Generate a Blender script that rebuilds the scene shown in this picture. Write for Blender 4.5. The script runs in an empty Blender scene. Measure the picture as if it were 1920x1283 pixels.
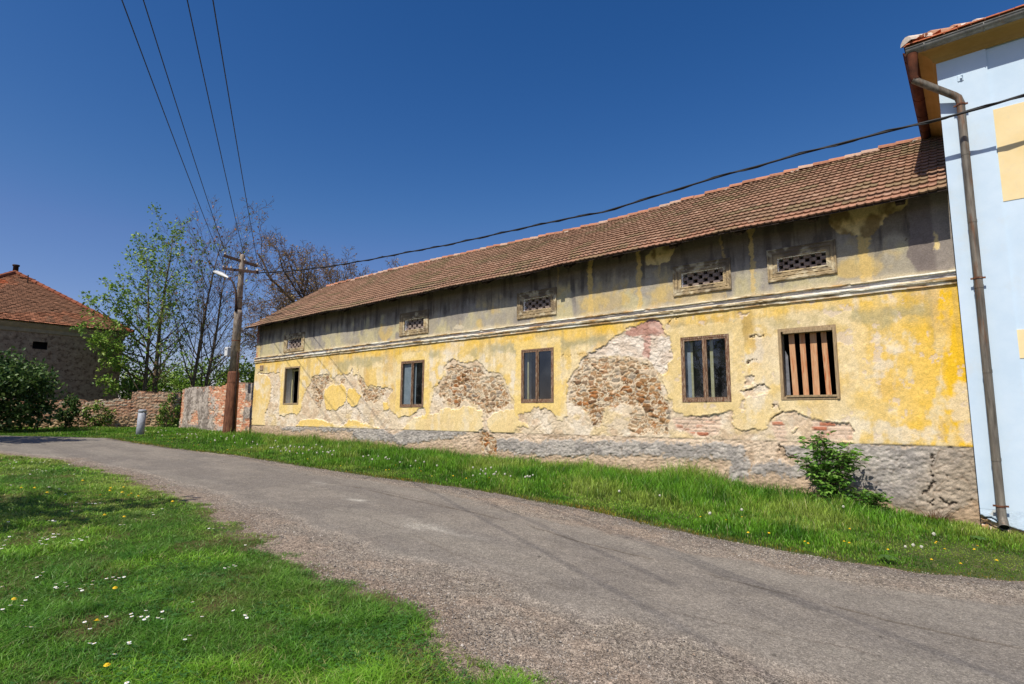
import bpy, math, random
import numpy as np
from mathutils import Vector, Matrix

random.seed(7)
RNG = np.random.default_rng(11)
scene = bpy.context.scene
COL = scene.collection

# ------------------------------------------------------------------ camera model
F, PITCH, YAW, ROLL = 1057.055, 0.132564, -0.691822, 0.0077126
CAM = np.array([0.0, 0.0, 1.6])
D = 11.5                                   # plane of the old facade
SUN = np.array([-0.05, 1.0, -1.34])        # direction the light travels
_fw = np.array([math.sin(YAW) * math.cos(PITCH), math.cos(YAW) * math.cos(PITCH), math.sin(PITCH)])
_rt = np.array([math.cos(YAW), -math.sin(YAW), 0.0])
_up = np.cross(_rt, _fw)
RT = math.cos(ROLL) * _rt + math.sin(ROLL) * _up
UP = -math.sin(ROLL) * _rt + math.cos(ROLL) * _up
FW = _fw


def ray(px, py):
    return FW + ((px - 960) / F) * RT + ((641.5 - py) / F) * UP


def at(px, py, Y=D):
    d = ray(px, py)
    return CAM + d * (Y / d[1])


def atx(px, py, X):
    d = ray(px, py)
    return CAM + d * (X / d[0])


# ------------------------------------------------------------------ terrain
_TX = np.array([-400, -60, -33, -24, -16, -7, -2, 0, 3, 8, 400.])
_TZ = np.array([1.2, 0.95, 0.86, 0.74, 0.54, 0.31, 0.10, -0.02, -0.2, -0.4, -2.])


def gz(X):
    X = np.asarray(X, float)
    s = 0.0
    for o in (-2, -1, 0, 1, 2):
        s = s + np.interp(X + o * 0.7, _TX, _TZ)
    return s / 5


def ong(px, py):
    d = ray(px, py)
    ts = np.linspace(0.5, 150, 9000)
    p = CAM[None] + d[None] * ts[:, None]
    i = np.argmax(p[:, 2] < gz(p[:, 0]))
    return p[i]


# ------------------------------------------------------------------ numpy noise
_LAT = RNG.random((8, 256, 256))


def vnoise(x, y, k=0):
    L = _LAT[k % 8]
    xi = np.floor(x).astype(np.int64); yi = np.floor(y).astype(np.int64)
    fx = x - xi; fy = y - yi
    fx = fx * fx * (3 - 2 * fx); fy = fy * fy * (3 - 2 * fy)
    x0 = xi & 255; x1 = (xi + 1) & 255; y0 = yi & 255; y1 = (yi + 1) & 255
    a = L[x0, y0] * (1 - fx) + L[x1, y0] * fx
    b = L[x0, y1] * (1 - fx) + L[x1, y1] * fx
    return (a * (1 - fy) + b * fy) * 2 - 1


def fbm(x, y, o=4, k=0):
    s = 0; a = 1.0; t = 0
    for i in range(o):
        s = s + a * vnoise(x + 17.3 * i, y + 9.1 * i, k + i)
        t += a; a *= 0.55; x = x * 2.03; y = y * 2.03
    return s / t * 1.6


def cell(x, y, k=0, jit=0.9):
    xi = np.floor(x).astype(np.int64); yi = np.floor(y).astype(np.int64)
    f1 = np.full(x.shape, 9.0); f2 = np.full(x.shape, 9.0); idr = np.zeros(x.shape); idq = np.zeros(x.shape)
    A, B, Cc, Dd = (_LAT[(k + j) % 8] for j in range(4))
    for dx in (-1, 0, 1):
        for dy in (-1, 0, 1):
            cx = xi + dx; cy = yi + dy
            u = cx & 255; v = cy & 255
            px = cx + 0.5 + (A[u, v] - 0.5) * jit
            py = cy + 0.5 + (B[u, v] - 0.5) * jit
            d = np.hypot(x - px, y - py)
            closer = d < f1
            f2 = np.where(closer, f1, np.minimum(f2, d))
            idr = np.where(closer, Cc[u, v], idr); idq = np.where(closer, Dd[u, v], idq)
            f1 = np.where(closer, d, f1)
    return f1, f2, idr, idq


def sst(e0, e1, x):
    t = np.clip((x - e0) / (e1 - e0), 0, 1)
    return t * t * (3 - 2 * t)


def lin(r, g, b):
    c = np.array([r, g, b]) / 255.0
    return np.where(c <= 0.04045, c / 12.92, ((c + 0.055) / 1.055) ** 2.4)


def mixc(c, col, m):
    return c * (1 - m[..., None]) + np.asarray(col) * m[..., None]


# ------------------------------------------------------------------ materials
def new_mat(name):
    m = bpy.data.materials.new(name); m.use_nodes = True
    nt = m.node_tree
    return m, nt, nt.nodes['Principled BSDF']


def vc_mat(name, rough=0.9, spec=0.15, n_scale=60.0, n_amt=0.22, bump=0.0, b_scale=90.0, b_dist=0.01, gain=1.0, trans=0.0):
    """colour attribute times procedural noise, optional bump"""
    m, nt, b = new_mat(name)
    at_ = nt.nodes.new('ShaderNodeAttribute'); at_.attribute_name = 'Col'
    tc = nt.nodes.new('ShaderNodeTexCoord')
    nz = nt.nodes.new('ShaderNodeTexNoise'); nz.inputs['Scale'].default_value = n_scale
    nz.inputs['Detail'].default_value = 6; nz.inputs['Roughness'].default_value = 0.65
    nt.links.new(tc.outputs['Object'], nz.inputs['Vector'])
    mr = nt.nodes.new('ShaderNodeMapRange')
    mr.inputs['From Min'].default_value = 0.25; mr.inputs['From Max'].default_value = 0.75
    mr.inputs['To Min'].default_value = gain * (1 - n_amt); mr.inputs['To Max'].default_value = gain * (1 + n_amt)
    nt.links.new(nz.outputs['Fac'], mr.inputs['Value'])
    mul = nt.nodes.new('ShaderNodeVectorMath'); mul.operation = 'SCALE'
    nt.links.new(at_.outputs['Color'], mul.inputs[0]); nt.links.new(mr.outputs['Result'], mul.inputs['Scale'])
    nt.links.new(mul.outputs['Vector'], b.inputs['Base Color'])
    b.inputs['Roughness'].default_value = rough; b.inputs['Specular IOR Level'].default_value = spec
    if bump > 0:
        n2 = nt.nodes.new('ShaderNodeTexNoise'); n2.inputs['Scale'].default_value = b_scale
        n2.inputs['Detail'].default_value = 8; n2.inputs['Roughness'].default_value = 0.7
        nt.links.new(tc.outputs['Object'], n2.inputs['Vector'])
        bp = nt.nodes.new('ShaderNodeBump'); bp.inputs['Strength'].default_value = bump
        bp.inputs['Distance'].default_value = b_dist
        nt.links.new(n2.outputs['Fac'], bp.inputs['Height']); nt.links.new(bp.outputs['Normal'], b.inputs['Normal'])
    if trans > 0:
        tr = nt.nodes.new('ShaderNodeBsdfTranslucent'); mx = nt.nodes.new('ShaderNodeMixShader')
        mx.inputs['Fac'].default_value = trans
        nt.links.new(mul.outputs['Vector'], tr.inputs['Color'])
        nt.links.new(b.outputs['BSDF'], mx.inputs[1]); nt.links.new(tr.outputs['BSDF'], mx.inputs[2])
        nt.links.new(mx.outputs['Shader'], nt.nodes['Material Output'].inputs['Surface'])
    return m


def n_mat(name, c1, c2, scale=8.0, rough=0.8, metal=0.0, spec=0.3, bump=0.2, b_dist=0.01, stretch=(1, 1, 1), c3=None, s3=30.0, t3=(0.55, 0.7)):
    """two colours mixed by noise, a third in blotches"""
    m, nt, b = new_mat(name)
    tc = nt.nodes.new('ShaderNodeTexCoord'); mp = nt.nodes.new('ShaderNodeMapping')
    mp.inputs['Scale'].default_value = stretch
    nt.links.new(tc.outputs['Object'], mp.inputs['Vector'])
    nz = nt.nodes.new('ShaderNodeTexNoise'); nz.inputs['Scale'].default_value = scale
    nz.inputs['Detail'].default_value = 8; nz.inputs['Roughness'].default_value = 0.65
    nt.links.new(mp.outputs['Vector'], nz.inputs['Vector'])
    cr = nt.nodes.new('ShaderNodeValToRGB')
    cr.color_ramp.elements[0].position = 0.35; cr.color_ramp.elements[1].position = 0.65
    cr.color_ramp.elements[0].color = (*c1, 1); cr.color_ramp.elements[1].color = (*c2, 1)
    nt.links.new(nz.outputs['Fac'], cr.inputs['Fac'])
    out = cr.outputs['Color']
    if c3 is not None:
        n3 = nt.nodes.new('ShaderNodeTexNoise'); n3.inputs['Scale'].default_value = s3
        n3.inputs['Detail'].default_value = 8; n3.inputs['Roughness'].default_value = 0.7
        nt.links.new(mp.outputs['Vector'], n3.inputs['Vector'])
        mr = nt.nodes.new('ShaderNodeMapRange'); mr.inputs['From Min'].default_value = t3[0]; mr.inputs['From Max'].default_value = t3[1]
        nt.links.new(n3.outputs['Fac'], mr.inputs['Value'])
        mx = nt.nodes.new('ShaderNodeMix'); mx.data_type = 'RGBA'
        nt.links.new(mr.outputs['Result'], mx.inputs['Factor'])
        nt.links.new(out, mx.inputs['A']); mx.inputs['B'].default_value = (*c3, 1)
        out = mx.outputs['Result']
    nt.links.new(out, b.inputs['Base Color'])
    b.inputs['Roughness'].default_value = rough; b.inputs['Metallic'].default_value = metal
    b.inputs['Specular IOR Level'].default_value = spec
    if bump > 0:
        bp = nt.nodes.new('ShaderNodeBump'); bp.inputs['Strength'].default_value = bump; bp.inputs['Distance'].default_value = b_dist
        nt.links.new(nz.outputs['Fac'], bp.inputs['Height']); nt.links.new(bp.outputs['Normal'], b.inputs['Normal'])
    return m


def glass_mat(name, tint=(0.75, 0.8, 0.85), refl=0.075):
    m, nt, b = new_mat(name)
    nt.nodes.remove(b)
    tr = nt.nodes.new('ShaderNodeBsdfTransparent'); tr.inputs['Color'].default_value = (*tint, 1)
    gl = nt.nodes.new('ShaderNodeBsdfGlossy'); gl.inputs['Roughness'].default_value = 0.02
    df = nt.nodes.new('ShaderNodeBsdfDiffuse'); df.inputs['Color'].default_value = (0.25, 0.26, 0.26, 1)
    tc = nt.nodes.new('ShaderNodeTexCoord')
    nz = nt.nodes.new('ShaderNodeTexNoise'); nz.inputs['Scale'].default_value = 3.0; nz.inputs['Detail'].default_value = 6
    nt.links.new(tc.outputs['Object'], nz.inputs['Vector'])
    bp = nt.nodes.new('ShaderNodeBump'); bp.inputs['Strength'].default_value = 0.05; bp.inputs['Distance'].default_value = 0.02
    nt.links.new(nz.outputs['Fac'], bp.inputs['Height']); nt.links.new(bp.outputs['Normal'], gl.inputs['Normal'])
    mr = nt.nodes.new('ShaderNodeMapRange'); mr.inputs['From Min'].default_value = 0.4; mr.inputs['From Max'].default_value = 0.8
    mr.inputs['To Min'].default_value = 0.02; mr.inputs['To Max'].default_value = 0.12
    nt.links.new(nz.outputs['Fac'], mr.inputs['Value'])
    m0 = nt.nodes.new('ShaderNodeMixShader'); nt.links.new(mr.outputs['Result'], m0.inputs['Fac'])
    nt.links.new(tr.outputs['BSDF'], m0.inputs[1]); nt.links.new(df.outputs['BSDF'], m0.inputs[2])
    lw = nt.nodes.new('ShaderNodeLayerWeight'); lw.inputs['Blend'].default_value = 0.5
    pw_ = nt.nodes.new('ShaderNodeMath'); pw_.operation = 'POWER'; pw_.inputs[1].default_value = 3.5
    nt.links.new(lw.outputs['Facing'], pw_.inputs[0])
    ad = nt.nodes.new('ShaderNodeMath'); ad.operation = 'ADD'; ad.inputs[1].default_value = refl; ad.use_clamp = True
    nt.links.new(pw_.outputs[0], ad.inputs[0])
    m1 = nt.nodes.new('ShaderNodeMixShader'); nt.links.new(ad.outputs['Value'], m1.inputs['Fac'])
    nt.links.new(m0.outputs['Shader'], m1.inputs[1]); nt.links.new(gl.outputs['BSDF'], m1.inputs[2])
    nt.links.new(m1.outputs['Shader'], nt.nodes['Material Output'].inputs['Surface'])
    return m


# ------------------------------------------------------------------ mesh helpers
def link(o, parent=None):
    COL.objects.link(o)
    if parent is not None:
        o.parent = parent
        o.matrix_parent_inverse = pinv(parent)
    return o


def tag(o, label=None, cat=None, group=None, kind=None):
    if label: o['label'] = label
    if cat: o['category'] = cat
    if group: o['group'] = group
    if kind: o['kind'] = kind
    return o


def empty(name, loc, label, cat, group=None):
    o = bpy.data.objects.new(name, None); o.location = Vector(loc); o.empty_display_size = 0.3
    link(o); return tag(o, label, cat, group)


def fast_mesh(name, co, faces, n, mat, parent=None, col=None, smooth=False, extra=None):
    """co (V,3) array, faces flat index array with n corners each (n int or array of counts)"""
    me = bpy.data.meshes.new(name)
    co = np.ascontiguousarray(co, np.float32); faces = np.ascontiguousarray(faces, np.int32).ravel()
    nf = len(faces) // n if np.isscalar(n) else len(n)
    tot = np.full(nf, n, np.int32) if np.isscalar(n) else np.asarray(n, np.int32)
    st = np.concatenate([[0], np.cumsum(tot)[:-1]]).astype(np.int32)
    me.vertices.add(len(co)); me.vertices.foreach_set('co', co.ravel())
    me.loops.add(len(faces)); me.loops.foreach_set('vertex_index', faces)
    me.polygons.add(nf); me.polygons.foreach_set('loop_start', st); me.polygons.foreach_set('loop_total', tot)
    if smooth: me.polygons.foreach_set('use_smooth', np.ones(nf, bool))
    if col is not None:
        a = me.color_attributes.new('Col', 'FLOAT_COLOR', 'POINT')
        c = np.ones((len(co), 4), np.float32); c[:, :3] = col
        if extra is not None: c[:, 3] = extra
        a.data.foreach_set('color', c.ravel())
    me.update(calc_edges=True); me.validate()
    me.materials.append(mat)
    o = bpy.data.objects.new(name, me)
    return link(o, parent)


def pinv(parent):
    if parent.parent is not None:
        return Matrix.Identity(4)
    return Matrix.Translation(parent.location).inverted()


class MB:
    """collects boxes, tubes and strips in world coordinates, builds ONE mesh object"""
    def __init__(s):
        s.v = []; s.f = []; s.c = []

    def add(s, verts, faces, col=None):
        b = len(s.v)
        s.v += [tuple(map(float, q)) for q in verts]
        s.f += [tuple(b + i for i in q) for q in faces]
        s.c += [col if col is not None else (1, 1, 1)] * len(verts)

    def box(s, x0, x1, y0, y1, z0, z1, col=None, bev=0.0):
        if bev > 0:
            return s.rbox(x0, x1, y0, y1, z0, z1, bev, col)
        s.add([(x0, y0, z0), (x1, y0, z0), (x1, y1, z0), (x0, y1, z0), (x0, y0, z1), (x1, y0, z1), (x1, y1, z1), (x0, y1, z1)],
              [(0, 3, 2, 1), (4, 5, 6, 7), (0, 1, 5, 4), (1, 2, 6, 5), (2, 3, 7, 6), (3, 0, 4, 7)], col)

    def rbox(s, x0, x1, y0, y1, z0, z1, b, col=None):
        # box with its four vertical and the front edges chamfered
        P = [(x0 + b, y0), (x1 - b, y0), (x1, y0 + b), (x1, y1 - b), (x1 - b, y1), (x0 + b, y1), (x0, y1 - b), (x0, y0 + b)]
        Q = [((x + (b if x < (x0 + x1) / 2 else -b) * 0.6), (y + (b if y < (y0 + y1) / 2 else -b) * 0.6)) for x, y in P]
        v = [(x, y, z0) for x, y in Q] + [(x, y, z0 + b) for x, y in P] + [(x, y, z1 - b) for x, y in P] + [(x, y, z1) for x, y in Q]
        f = [tuple(reversed(range(8))), tuple(range(24, 32))]
        for r in range(3):
            for i in range(8):
                j = (i + 1) % 8
                f.append((r * 8 + i, r * 8 + j, (r + 1) * 8 + j, (r + 1) * 8 + i))
        s.add(v, f, col)

    def tube(s, pts, rad, n=8, col=None, cap=True):
        pts = [np.asarray(p, float) for p in pts]
        if np.isscalar(rad): rad = [rad] * len(pts)
        ref = None; rings = []
        for i, p in enumerate(pts):
            t = pts[min(i + 1, len(pts) - 1)] - pts[max(i - 1, 0)]
            t = t / (np.linalg.norm(t) + 1e-9)
            if ref is None:
                ref = np.cross(t, [0, 0, 1.0])
                if np.linalg.norm(ref) < 1e-3: ref = np.array([1.0, 0, 0])
            ref = ref - t * (ref @ t); ref = ref / (np.linalg.norm(ref) + 1e-9)
            bn = np.cross(t, ref)
            rings.append([p + rad[i] * (math.cos(a) * ref + math.sin(a) * bn) for a in (2 * math.pi * k / n for k in range(n))])
        v = [q for r in rings for q in r]; f = []
        for i in range(len(pts) - 1):
            for k in range(n):
                j = (k + 1) % n
                f.append((i * n + k, i * n + j, (i + 1) * n + j, (i + 1) * n + k))
        if cap:
            f.append(tuple(reversed(range(n)))); f.append(tuple(range((len(pts) - 1) * n, len(pts) * n)))
        s.add(v, f, col)

    def sweep(s, prof, path, close=False, col=None):
        """prof: list of 2D rows per station already as 3D points: path is list of lists of points"""
        n = len(path[0]); v = [q for r in path for q in r]; f = []
        m = n if close else n - 1
        for i in range(len(path) - 1):
            for k in range(m):
                j = (k + 1) % n
                f.append((i * n + k, i * n + j, (i + 1) * n + j, (i + 1) * n + k))
        s.add(v, f, col)

    def build(s, name, mat, parent=None, smooth=False):
        me = bpy.data.meshes.new(name)
        me.from_pydata(s.v, [], s.f)
        a = me.color_attributes.new('Col', 'FLOAT_COLOR', 'POINT')
        c = np.ones((len(s.v), 4), np.float32); c[:, :3] = np.array(s.c, np.float32)
        a.data.foreach_set('color', c.ravel())
        if smooth:
            me.polygons.foreach_set('use_smooth', np.ones(len(me.polygons), bool))
        me.update(); me.materials.append(mat)
        o = bpy.data.objects.new(name, me)
        if parent is not None:
            o.matrix_parent_inverse = pinv(parent)
        return link(o, parent)


# ------------------------------------------------------------------ material library
M_FACADE = vc_mat('weathered_plaster', 0.95, 0.05, 55, 0.24, 0.8, 60, 0.014)
M_TILE = vc_mat('clay_tile', 0.9, 0.1, 25, 0.28, 0.4, 60, 0.006)
M_ROAD = vc_mat('old_asphalt', 0.92, 0.12, 95, 0.55, 1.0, 110, 0.012)
def road_mat():
    m, nt, b = new_mat('worn_gravelly_asphalt')
    at_ = nt.nodes.new('ShaderNodeAttribute'); at_.attribute_name = 'Col'
    tc = nt.nodes.new('ShaderNodeTexCoord'); val = None
    for sc, lo, hi in ((48, 0.72, 1.28), (105, 0.52, 1.46), (220, 0.62, 1.36)):
        v = nt.nodes.new('ShaderNodeTexVoronoi'); v.inputs['Scale'].default_value = sc
        nt.links.new(tc.outputs['Object'], v.inputs['Vector'])
        sp = nt.nodes.new('ShaderNodeSeparateColor'); nt.links.new(v.outputs['Color'], sp.inputs['Color'])
        mr = nt.nodes.new('ShaderNodeMapRange'); mr.inputs['To Min'].default_value = lo; mr.inputs['To Max'].default_value = hi
        nt.links.new(sp.outputs['Red'], mr.inputs['Value'])
        if val is None: val = mr.outputs['Result']
        else:
            mu = nt.nodes.new('ShaderNodeMath'); mu.operation = 'MULTIPLY'; nt.links.new(val, mu.inputs[0]); nt.links.new(mr.outputs['Result'], mu.inputs[1]); val = mu.outputs['Value']
    # rougher contrast on the shoulders (stored in alpha: 1 asphalt, 0 gravel)
    inv = nt.nodes.new('ShaderNodeMapRange'); inv.inputs['To Min'].default_value = 1.15; inv.inputs['To Max'].default_value = 0.60
    nt.links.new(at_.outputs['Alpha'], inv.inputs['Value'])
    mx = nt.nodes.new('ShaderNodeMix'); mx.data_type = 'FLOAT'; mx.clamp_factor = False; mx.inputs[2].default_value = 1.0
    nt.links.new(inv.outputs['Result'], mx.inputs[0]); nt.links.new(val, mx.inputs[3])
    mul = nt.nodes.new('ShaderNodeVectorMath'); mul.operation = 'SCALE'
    nt.links.new(at_.outputs['Color'], mul.inputs[0]); nt.links.new(mx.outputs[0], mul.inputs['Scale'])
    nt.links.new(mul.outputs['Vector'], b.inputs['Base Color'])
    b.inputs['Roughness'].default_value = 0.92; b.inputs['Specular IOR Level'].default_value = 0.12
    v2 = nt.nodes.new('ShaderNodeTexVoronoi'); v2.inputs['Scale'].default_value = 120; nt.links.new(tc.outputs['Object'], v2.inputs['Vector'])
    n2 = nt.nodes.new('ShaderNodeTexNoise'); n2.inputs['Scale'].default_value = 40; n2.inputs['Detail'].default_value = 8; nt.links.new(tc.outputs['Object'], n2.inputs['Vector'])
    ad = nt.nodes.new('ShaderNodeMath'); ad.operation = 'SUBTRACT'; nt.links.new(n2.outputs['Fac'], ad.inputs[0]); nt.links.new(v2.outputs['Distance'], ad.inputs[1])
    bp = nt.nodes.new('ShaderNodeBump'); bp.inputs['Strength'].default_value = 0.9; bp.inputs['Distance'].default_value = 0.008
    nt.links.new(ad.outputs['Value'], bp.inputs['Height']); nt.links.new(bp.outputs['Normal'], b.inputs['Normal'])
    return m


M_ASPH = road_mat()
M_GROUND = n_mat('soil_and_turf', lin(52, 66, 24), lin(78, 84, 40), 6, 0.95, c3=lin(95, 80, 58), s3=2.5)
M_GRASS = vc_mat('grass_blade', 0.45, 0.35, 3, 0.18, trans=0.38)
M_LEAF = vc_mat('leaf', 0.5, 0.3, 4, 0.2, trans=0.3)
M_BARK = n_mat('bark', lin(84, 72, 54), lin(136, 120, 94), 14, 0.95, stretch=(1, 1, 0.25), bump=0.6, b_dist=0.02)
M_OAKBARK = n_mat('grey_oak_bark', lin(72, 58, 44), lin(116, 98, 78), 10, 0.95, stretch=(1, 1, 0.4), bump=0.6, b_dist=0.03)
M_WOODBROWN = n_mat('brown_window_wood', lin(86, 56, 38), lin(128, 92, 66), 6, 0.7, stretch=(14, 14, 1.2), bump=0.4, b_dist=0.004, c3=lin(176, 158, 132), s3=7, t3=(0.50, 0.60))
M_WOODGREY = n_mat('weathered_frame_wood', lin(134, 112, 82), lin(182, 158, 120), 6, 0.85, stretch=(12, 12, 1.2), bump=0.5, b_dist=0.004, c3=lin(92, 76, 60), s3=10, t3=(0.58, 0.68))
M_BOARD = n_mat('reddish_board', lin(184, 132, 90), lin(208, 166, 124), 5, 0.8, stretch=(14, 14, 0.9), bump=0.5, b_dist=0.003, c3=lin(170, 84, 36), s3=2.2, t3=(0.52, 0.66))
M_CREAM = n_mat('cream_paint', lin(190, 180, 130), lin(214, 204, 160), 10, 0.6, bump=0.1)
M_REVEAL = n_mat('pale_reveal', lin(206, 202, 194), lin(228, 224, 214), 7, 0.9, bump=0.2)
M_DARK = n_mat('dark_room', (0.012, 0.011, 0.010), (0.02, 0.018, 0.016), 3, 0.95, bump=0)
M_BEAM = n_mat('dark_old_timber', lin(40, 32, 26), lin(66, 54, 44), 6, 0.9, stretch=(4, 1, 4), bump=0.5)
M_GLASS = glass_mat('old_glass')
M_LATTICE = n_mat('lattice_brick', lin(112, 96, 86), lin(150, 134, 122), 9, 0.95, bump=0.5, c3=lin(178, 166, 150), s3=14)
M_MOULD = vc_mat('weathered_moulding', 0.95, 0.05, 40, 0.2, 0.6, 60, 0.01)
M_BLUE = n_mat('pale_blue_render', (0.545, 0.67, 0.765), (0.61, 0.725, 0.805), 2.2, 0.92, spec=0.08, bump=0.25, b_dist=0.008, c3=(0.58, 0.65, 0.68), s3=1.3, t3=(0.54, 0.74))
M_BLUEBASE = vc_mat('crumbling_blue_base', 0.95, 0.05, 40, 0.12, 0.5, 60, 0.012)
M_PANEL = n_mat('cream_yellow_render', lin(232, 206, 150), lin(240, 218, 168), 1.6, 0.9, spec=0.1, bump=0.1, b_dist=0.006, c3=lin(228, 208, 164), s3=14, t3=(0.5, 0.8))
M_OCHRE = n_mat('ochre_cornice', lin(158, 124, 64), lin(174, 140, 80), 2.0, 0.85, bump=0.1)
M_ZINC = n_mat('weathered_zinc', lin(104, 104, 100), lin(150, 148, 140), 6, 0.55, 0.35, 0.4, 0.25, 0.004, (1, 1, 0.4), c3=lin(112, 76, 50), s3=5, t3=(0.58, 0.70))
M_PIPE = n_mat('zinc_downpipe', lin(82, 76, 66), lin(132, 124, 110), 5, 0.6, 0.2, 0.4, 0.3, 0.003, (4, 4, 0.45), c3=lin(112, 74, 42), s3=2.6, t3=(0.54, 0.66))
M_RUST = n_mat('rusty_steel', lin(78, 46, 32), lin(138, 92, 66), 5, 0.8, 0.1, 0.3, 0.3, 0.006, (3, 3, 0.5), c3=lin(176, 148, 122), s3=4.5, t3=(0.62, 0.74))
M_RUSTDARK = n_mat('dark_rusty_gutter', lin(62, 36, 24), lin(108, 62, 40), 4, 0.85, 0.1, 0.2, 0.3, 0.006, (1, 0.5, 1), c3=lin(140, 104, 80), s3=3, t3=(0.6, 0.72))
M_CONC = n_mat('old_concrete', lin(110, 96, 82), lin(182, 168, 150), 6, 0.95, bump=0.5, b_dist=0.01, stretch=(3, 3, 0.8), c3=lin(122, 80, 58), s3=4.0, t3=(0.58, 0.7))
M_IRON = n_mat('dark_iron', lin(44, 34, 28), lin(78, 56, 44), 10, 0.8, 0.2, bump=0.3)
M_CABLE = n_mat('black_cable', (0.010, 0.010, 0.011), (0.022, 0.021, 0.02), 20, 0.6, bump=0.2)
M_WIRE = n_mat('bare_line_wire', (0.03, 0.03, 0.032), (0.06, 0.06, 0.06), 20, 0.5, 0.4, bump=0)
M_PORC = n_mat('porcelain', lin(142, 122, 104), lin(188, 176, 160), 6, 0.25, spec=0.5, bump=0)
M_WHITEBOX = n_mat('pale_plastic', lin(206, 206, 202), lin(224, 224, 220), 4, 0.5, bump=0.02)
M_LAMP = n_mat('lamp_housing', lin(176, 176, 170), lin(206, 206, 200), 6, 0.5, 0.2, bump=0.05)
M_BOLLARD = n_mat('galvanised_bollard', lin(146, 150, 156), lin(172, 176, 182), 9, 0.65, 0.1, bump=0.1, c3=lin(128, 126, 124), s3=6)
M_OLDWALL = n_mat('shaded_rough_render', lin(136, 112, 88), lin(178, 154, 124), 3.5, 0.98, bump=0.8, b_dist=0.04, stretch=(1, 1, 1.15), c3=lin(104, 82, 62), s3=5, t3=(0.50, 0.62))
M_PETAL = n_mat('white_petal', (0.78, 0.78, 0.76), (0.84, 0.84, 0.82), 5, 0.7, bump=0)
M_YELLOW = n_mat('yellow_petal', (0.75, 0.46, 0.01), (0.82, 0.55, 0.02), 5, 0.7, bump=0)
M_CLOCK = n_mat('seed_head_fluff', (0.46, 0.45, 0.34), (0.58, 0.56, 0.44), 50, 0.9, bump=0)

# ------------------------------------------------------------------ world, sun, camera
world = bpy.data.worlds.new('World'); scene.world = world; world.use_nodes = True
nt = world.node_tree
bg = nt.nodes['Background']
sky = nt.nodes.new('ShaderNodeTexSky'); sky.sky_type = 'NISHITA'; sky.sun_disc = False
EL = math.atan2(1.34, math.hypot(1.0, 0.05))
sky.sun_elevation = EL; sky.sun_rotation = math.pi - 0.05
sky.altitude = 300; sky.air_density = 1.0; sky.dust_density = 0.7; sky.ozone_density = 5.0
hs = nt.nodes.new('ShaderNodeHueSaturation'); hs.inputs['Saturation'].default_value = 1.22; hs.inputs['Value'].default_value = 1.0
# deepen the zenith: per-channel power curve on the sky radiance (bounded near the sun)
nt.links.new(sky.outputs['Color'], hs.inputs['Color'])
sep = nt.nodes.new('ShaderNodeSeparateColor'); cmb = nt.nodes.new('ShaderNodeCombineColor')
nt.links.new(hs.outputs['Color'], sep.inputs['Color'])
for ch, g_, k_, lim_ in (('Red', 1.70, 8.3, 1.40), ('Green', 1.27, 1.756 * 0.86 ** 1.27 * 1.14, 1.20 * 0.86), ('Blue', 1.12, 1.103 * 1.15, 1.10)):
    s1 = nt.nodes.new('ShaderNodeMath'); s1.operation = 'MULTIPLY'; s1.inputs[1].default_value = 0.1
    s2 = nt.nodes.new('ShaderNodeMath'); s2.operation = 'POWER'; s2.inputs[1].default_value = g_
    s3 = nt.nodes.new('ShaderNodeMath'); s3.operation = 'MULTIPLY'; s3.inputs[1].default_value = 10 * k_
    s4 = nt.nodes.new('ShaderNodeMath'); s4.operation = 'MULTIPLY'; s4.inputs[1].default_value = lim_
    s5 = nt.nodes.new('ShaderNodeMath'); s5.operation = 'MINIMUM'
    nt.links.new(sep.outputs[ch], s1.inputs[0]); nt.links.new(s1.outputs[0], s2.inputs[0]); nt.links.new(s2.outputs[0], s3.inputs[0])
    nt.links.new(sep.outputs[ch], s4.inputs[0]); nt.links.new(s3.outputs[0], s5.inputs[0]); nt.links.new(s4.outputs[0], s5.inputs[1])
    nt.links.new(s5.outputs[0], cmb.inputs[ch])
nt.links.new(cmb.outputs['Color'], bg.inputs['Color'])
bg.inputs['Strength'].default_value = 0.10

sl = bpy.data.lights.new('sun', 'SUN'); sl.energy = 5.0; sl.angle = math.radians(0.5); sl.color = (1.0, 0.95, 0.87)
so = bpy.data.objects.new('sun', sl); link(so); so.location = (0, -20, 30)
so.rotation_euler = Vector(SUN).to_track_quat('-Z', 'Y').to_euler()

cam = bpy.data.cameras.new('camera'); co_ = bpy.data.objects.new('camera', cam); link(co_)
cam.sensor_width = 36.0; cam.lens = F / 1920 * 36.0; cam.clip_end = 3000; cam.clip_start = 0.05
mw = Matrix.Identity(4)
for i in range(3):
    mw[i][0] = RT[i]; mw[i][1] = UP[i]; mw[i][2] = -FW[i]; mw[i][3] = CAM[i]
co_.matrix_world = mw
scene.camera = co_
scene.view_settings.view_transform = 'Standard'; scene.view_settings.look = 'None'
scene.view_settings.exposure = 0; scene.view_settings.gamma = 1
scene.render.engine = 'CYCLES'
scene.cycles.max_bounces = 6; scene.cycles.transparent_max_bounces = 8

# ================================================================== OLD FARMHOUSE
XL, XR = -23.75, -0.14
house = empty('old_farmhouse', (-12, 11.5, 0.3), 'long derelict yellow farmhouse with flaking plaster and brown tiled roof', 'house')


def pw(off, sc, pts):
    """zoomed photo coordinates -> facade plane (X, Z)"""
    out = []
    for u, v in pts:
        p = at(off[0] + u / sc, off[1] + v / sc)
        out.append((p[0], p[2]))
    return np.array(out)


Z7 = ((440, 560), 4.581); Z8 = ((660, 560), 4.277); Z9 = ((940, 520), 3.7735)
ZB = ((1240, 740), 4.8); ZC = ((1240, 560), 5.0526); ZR = ((1560, 320), 4.277); ZN = ((0, 0), 1.0); ZP = ((1450, 780), 4.0085); ZU = ((1180, 440), 6.0)


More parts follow.
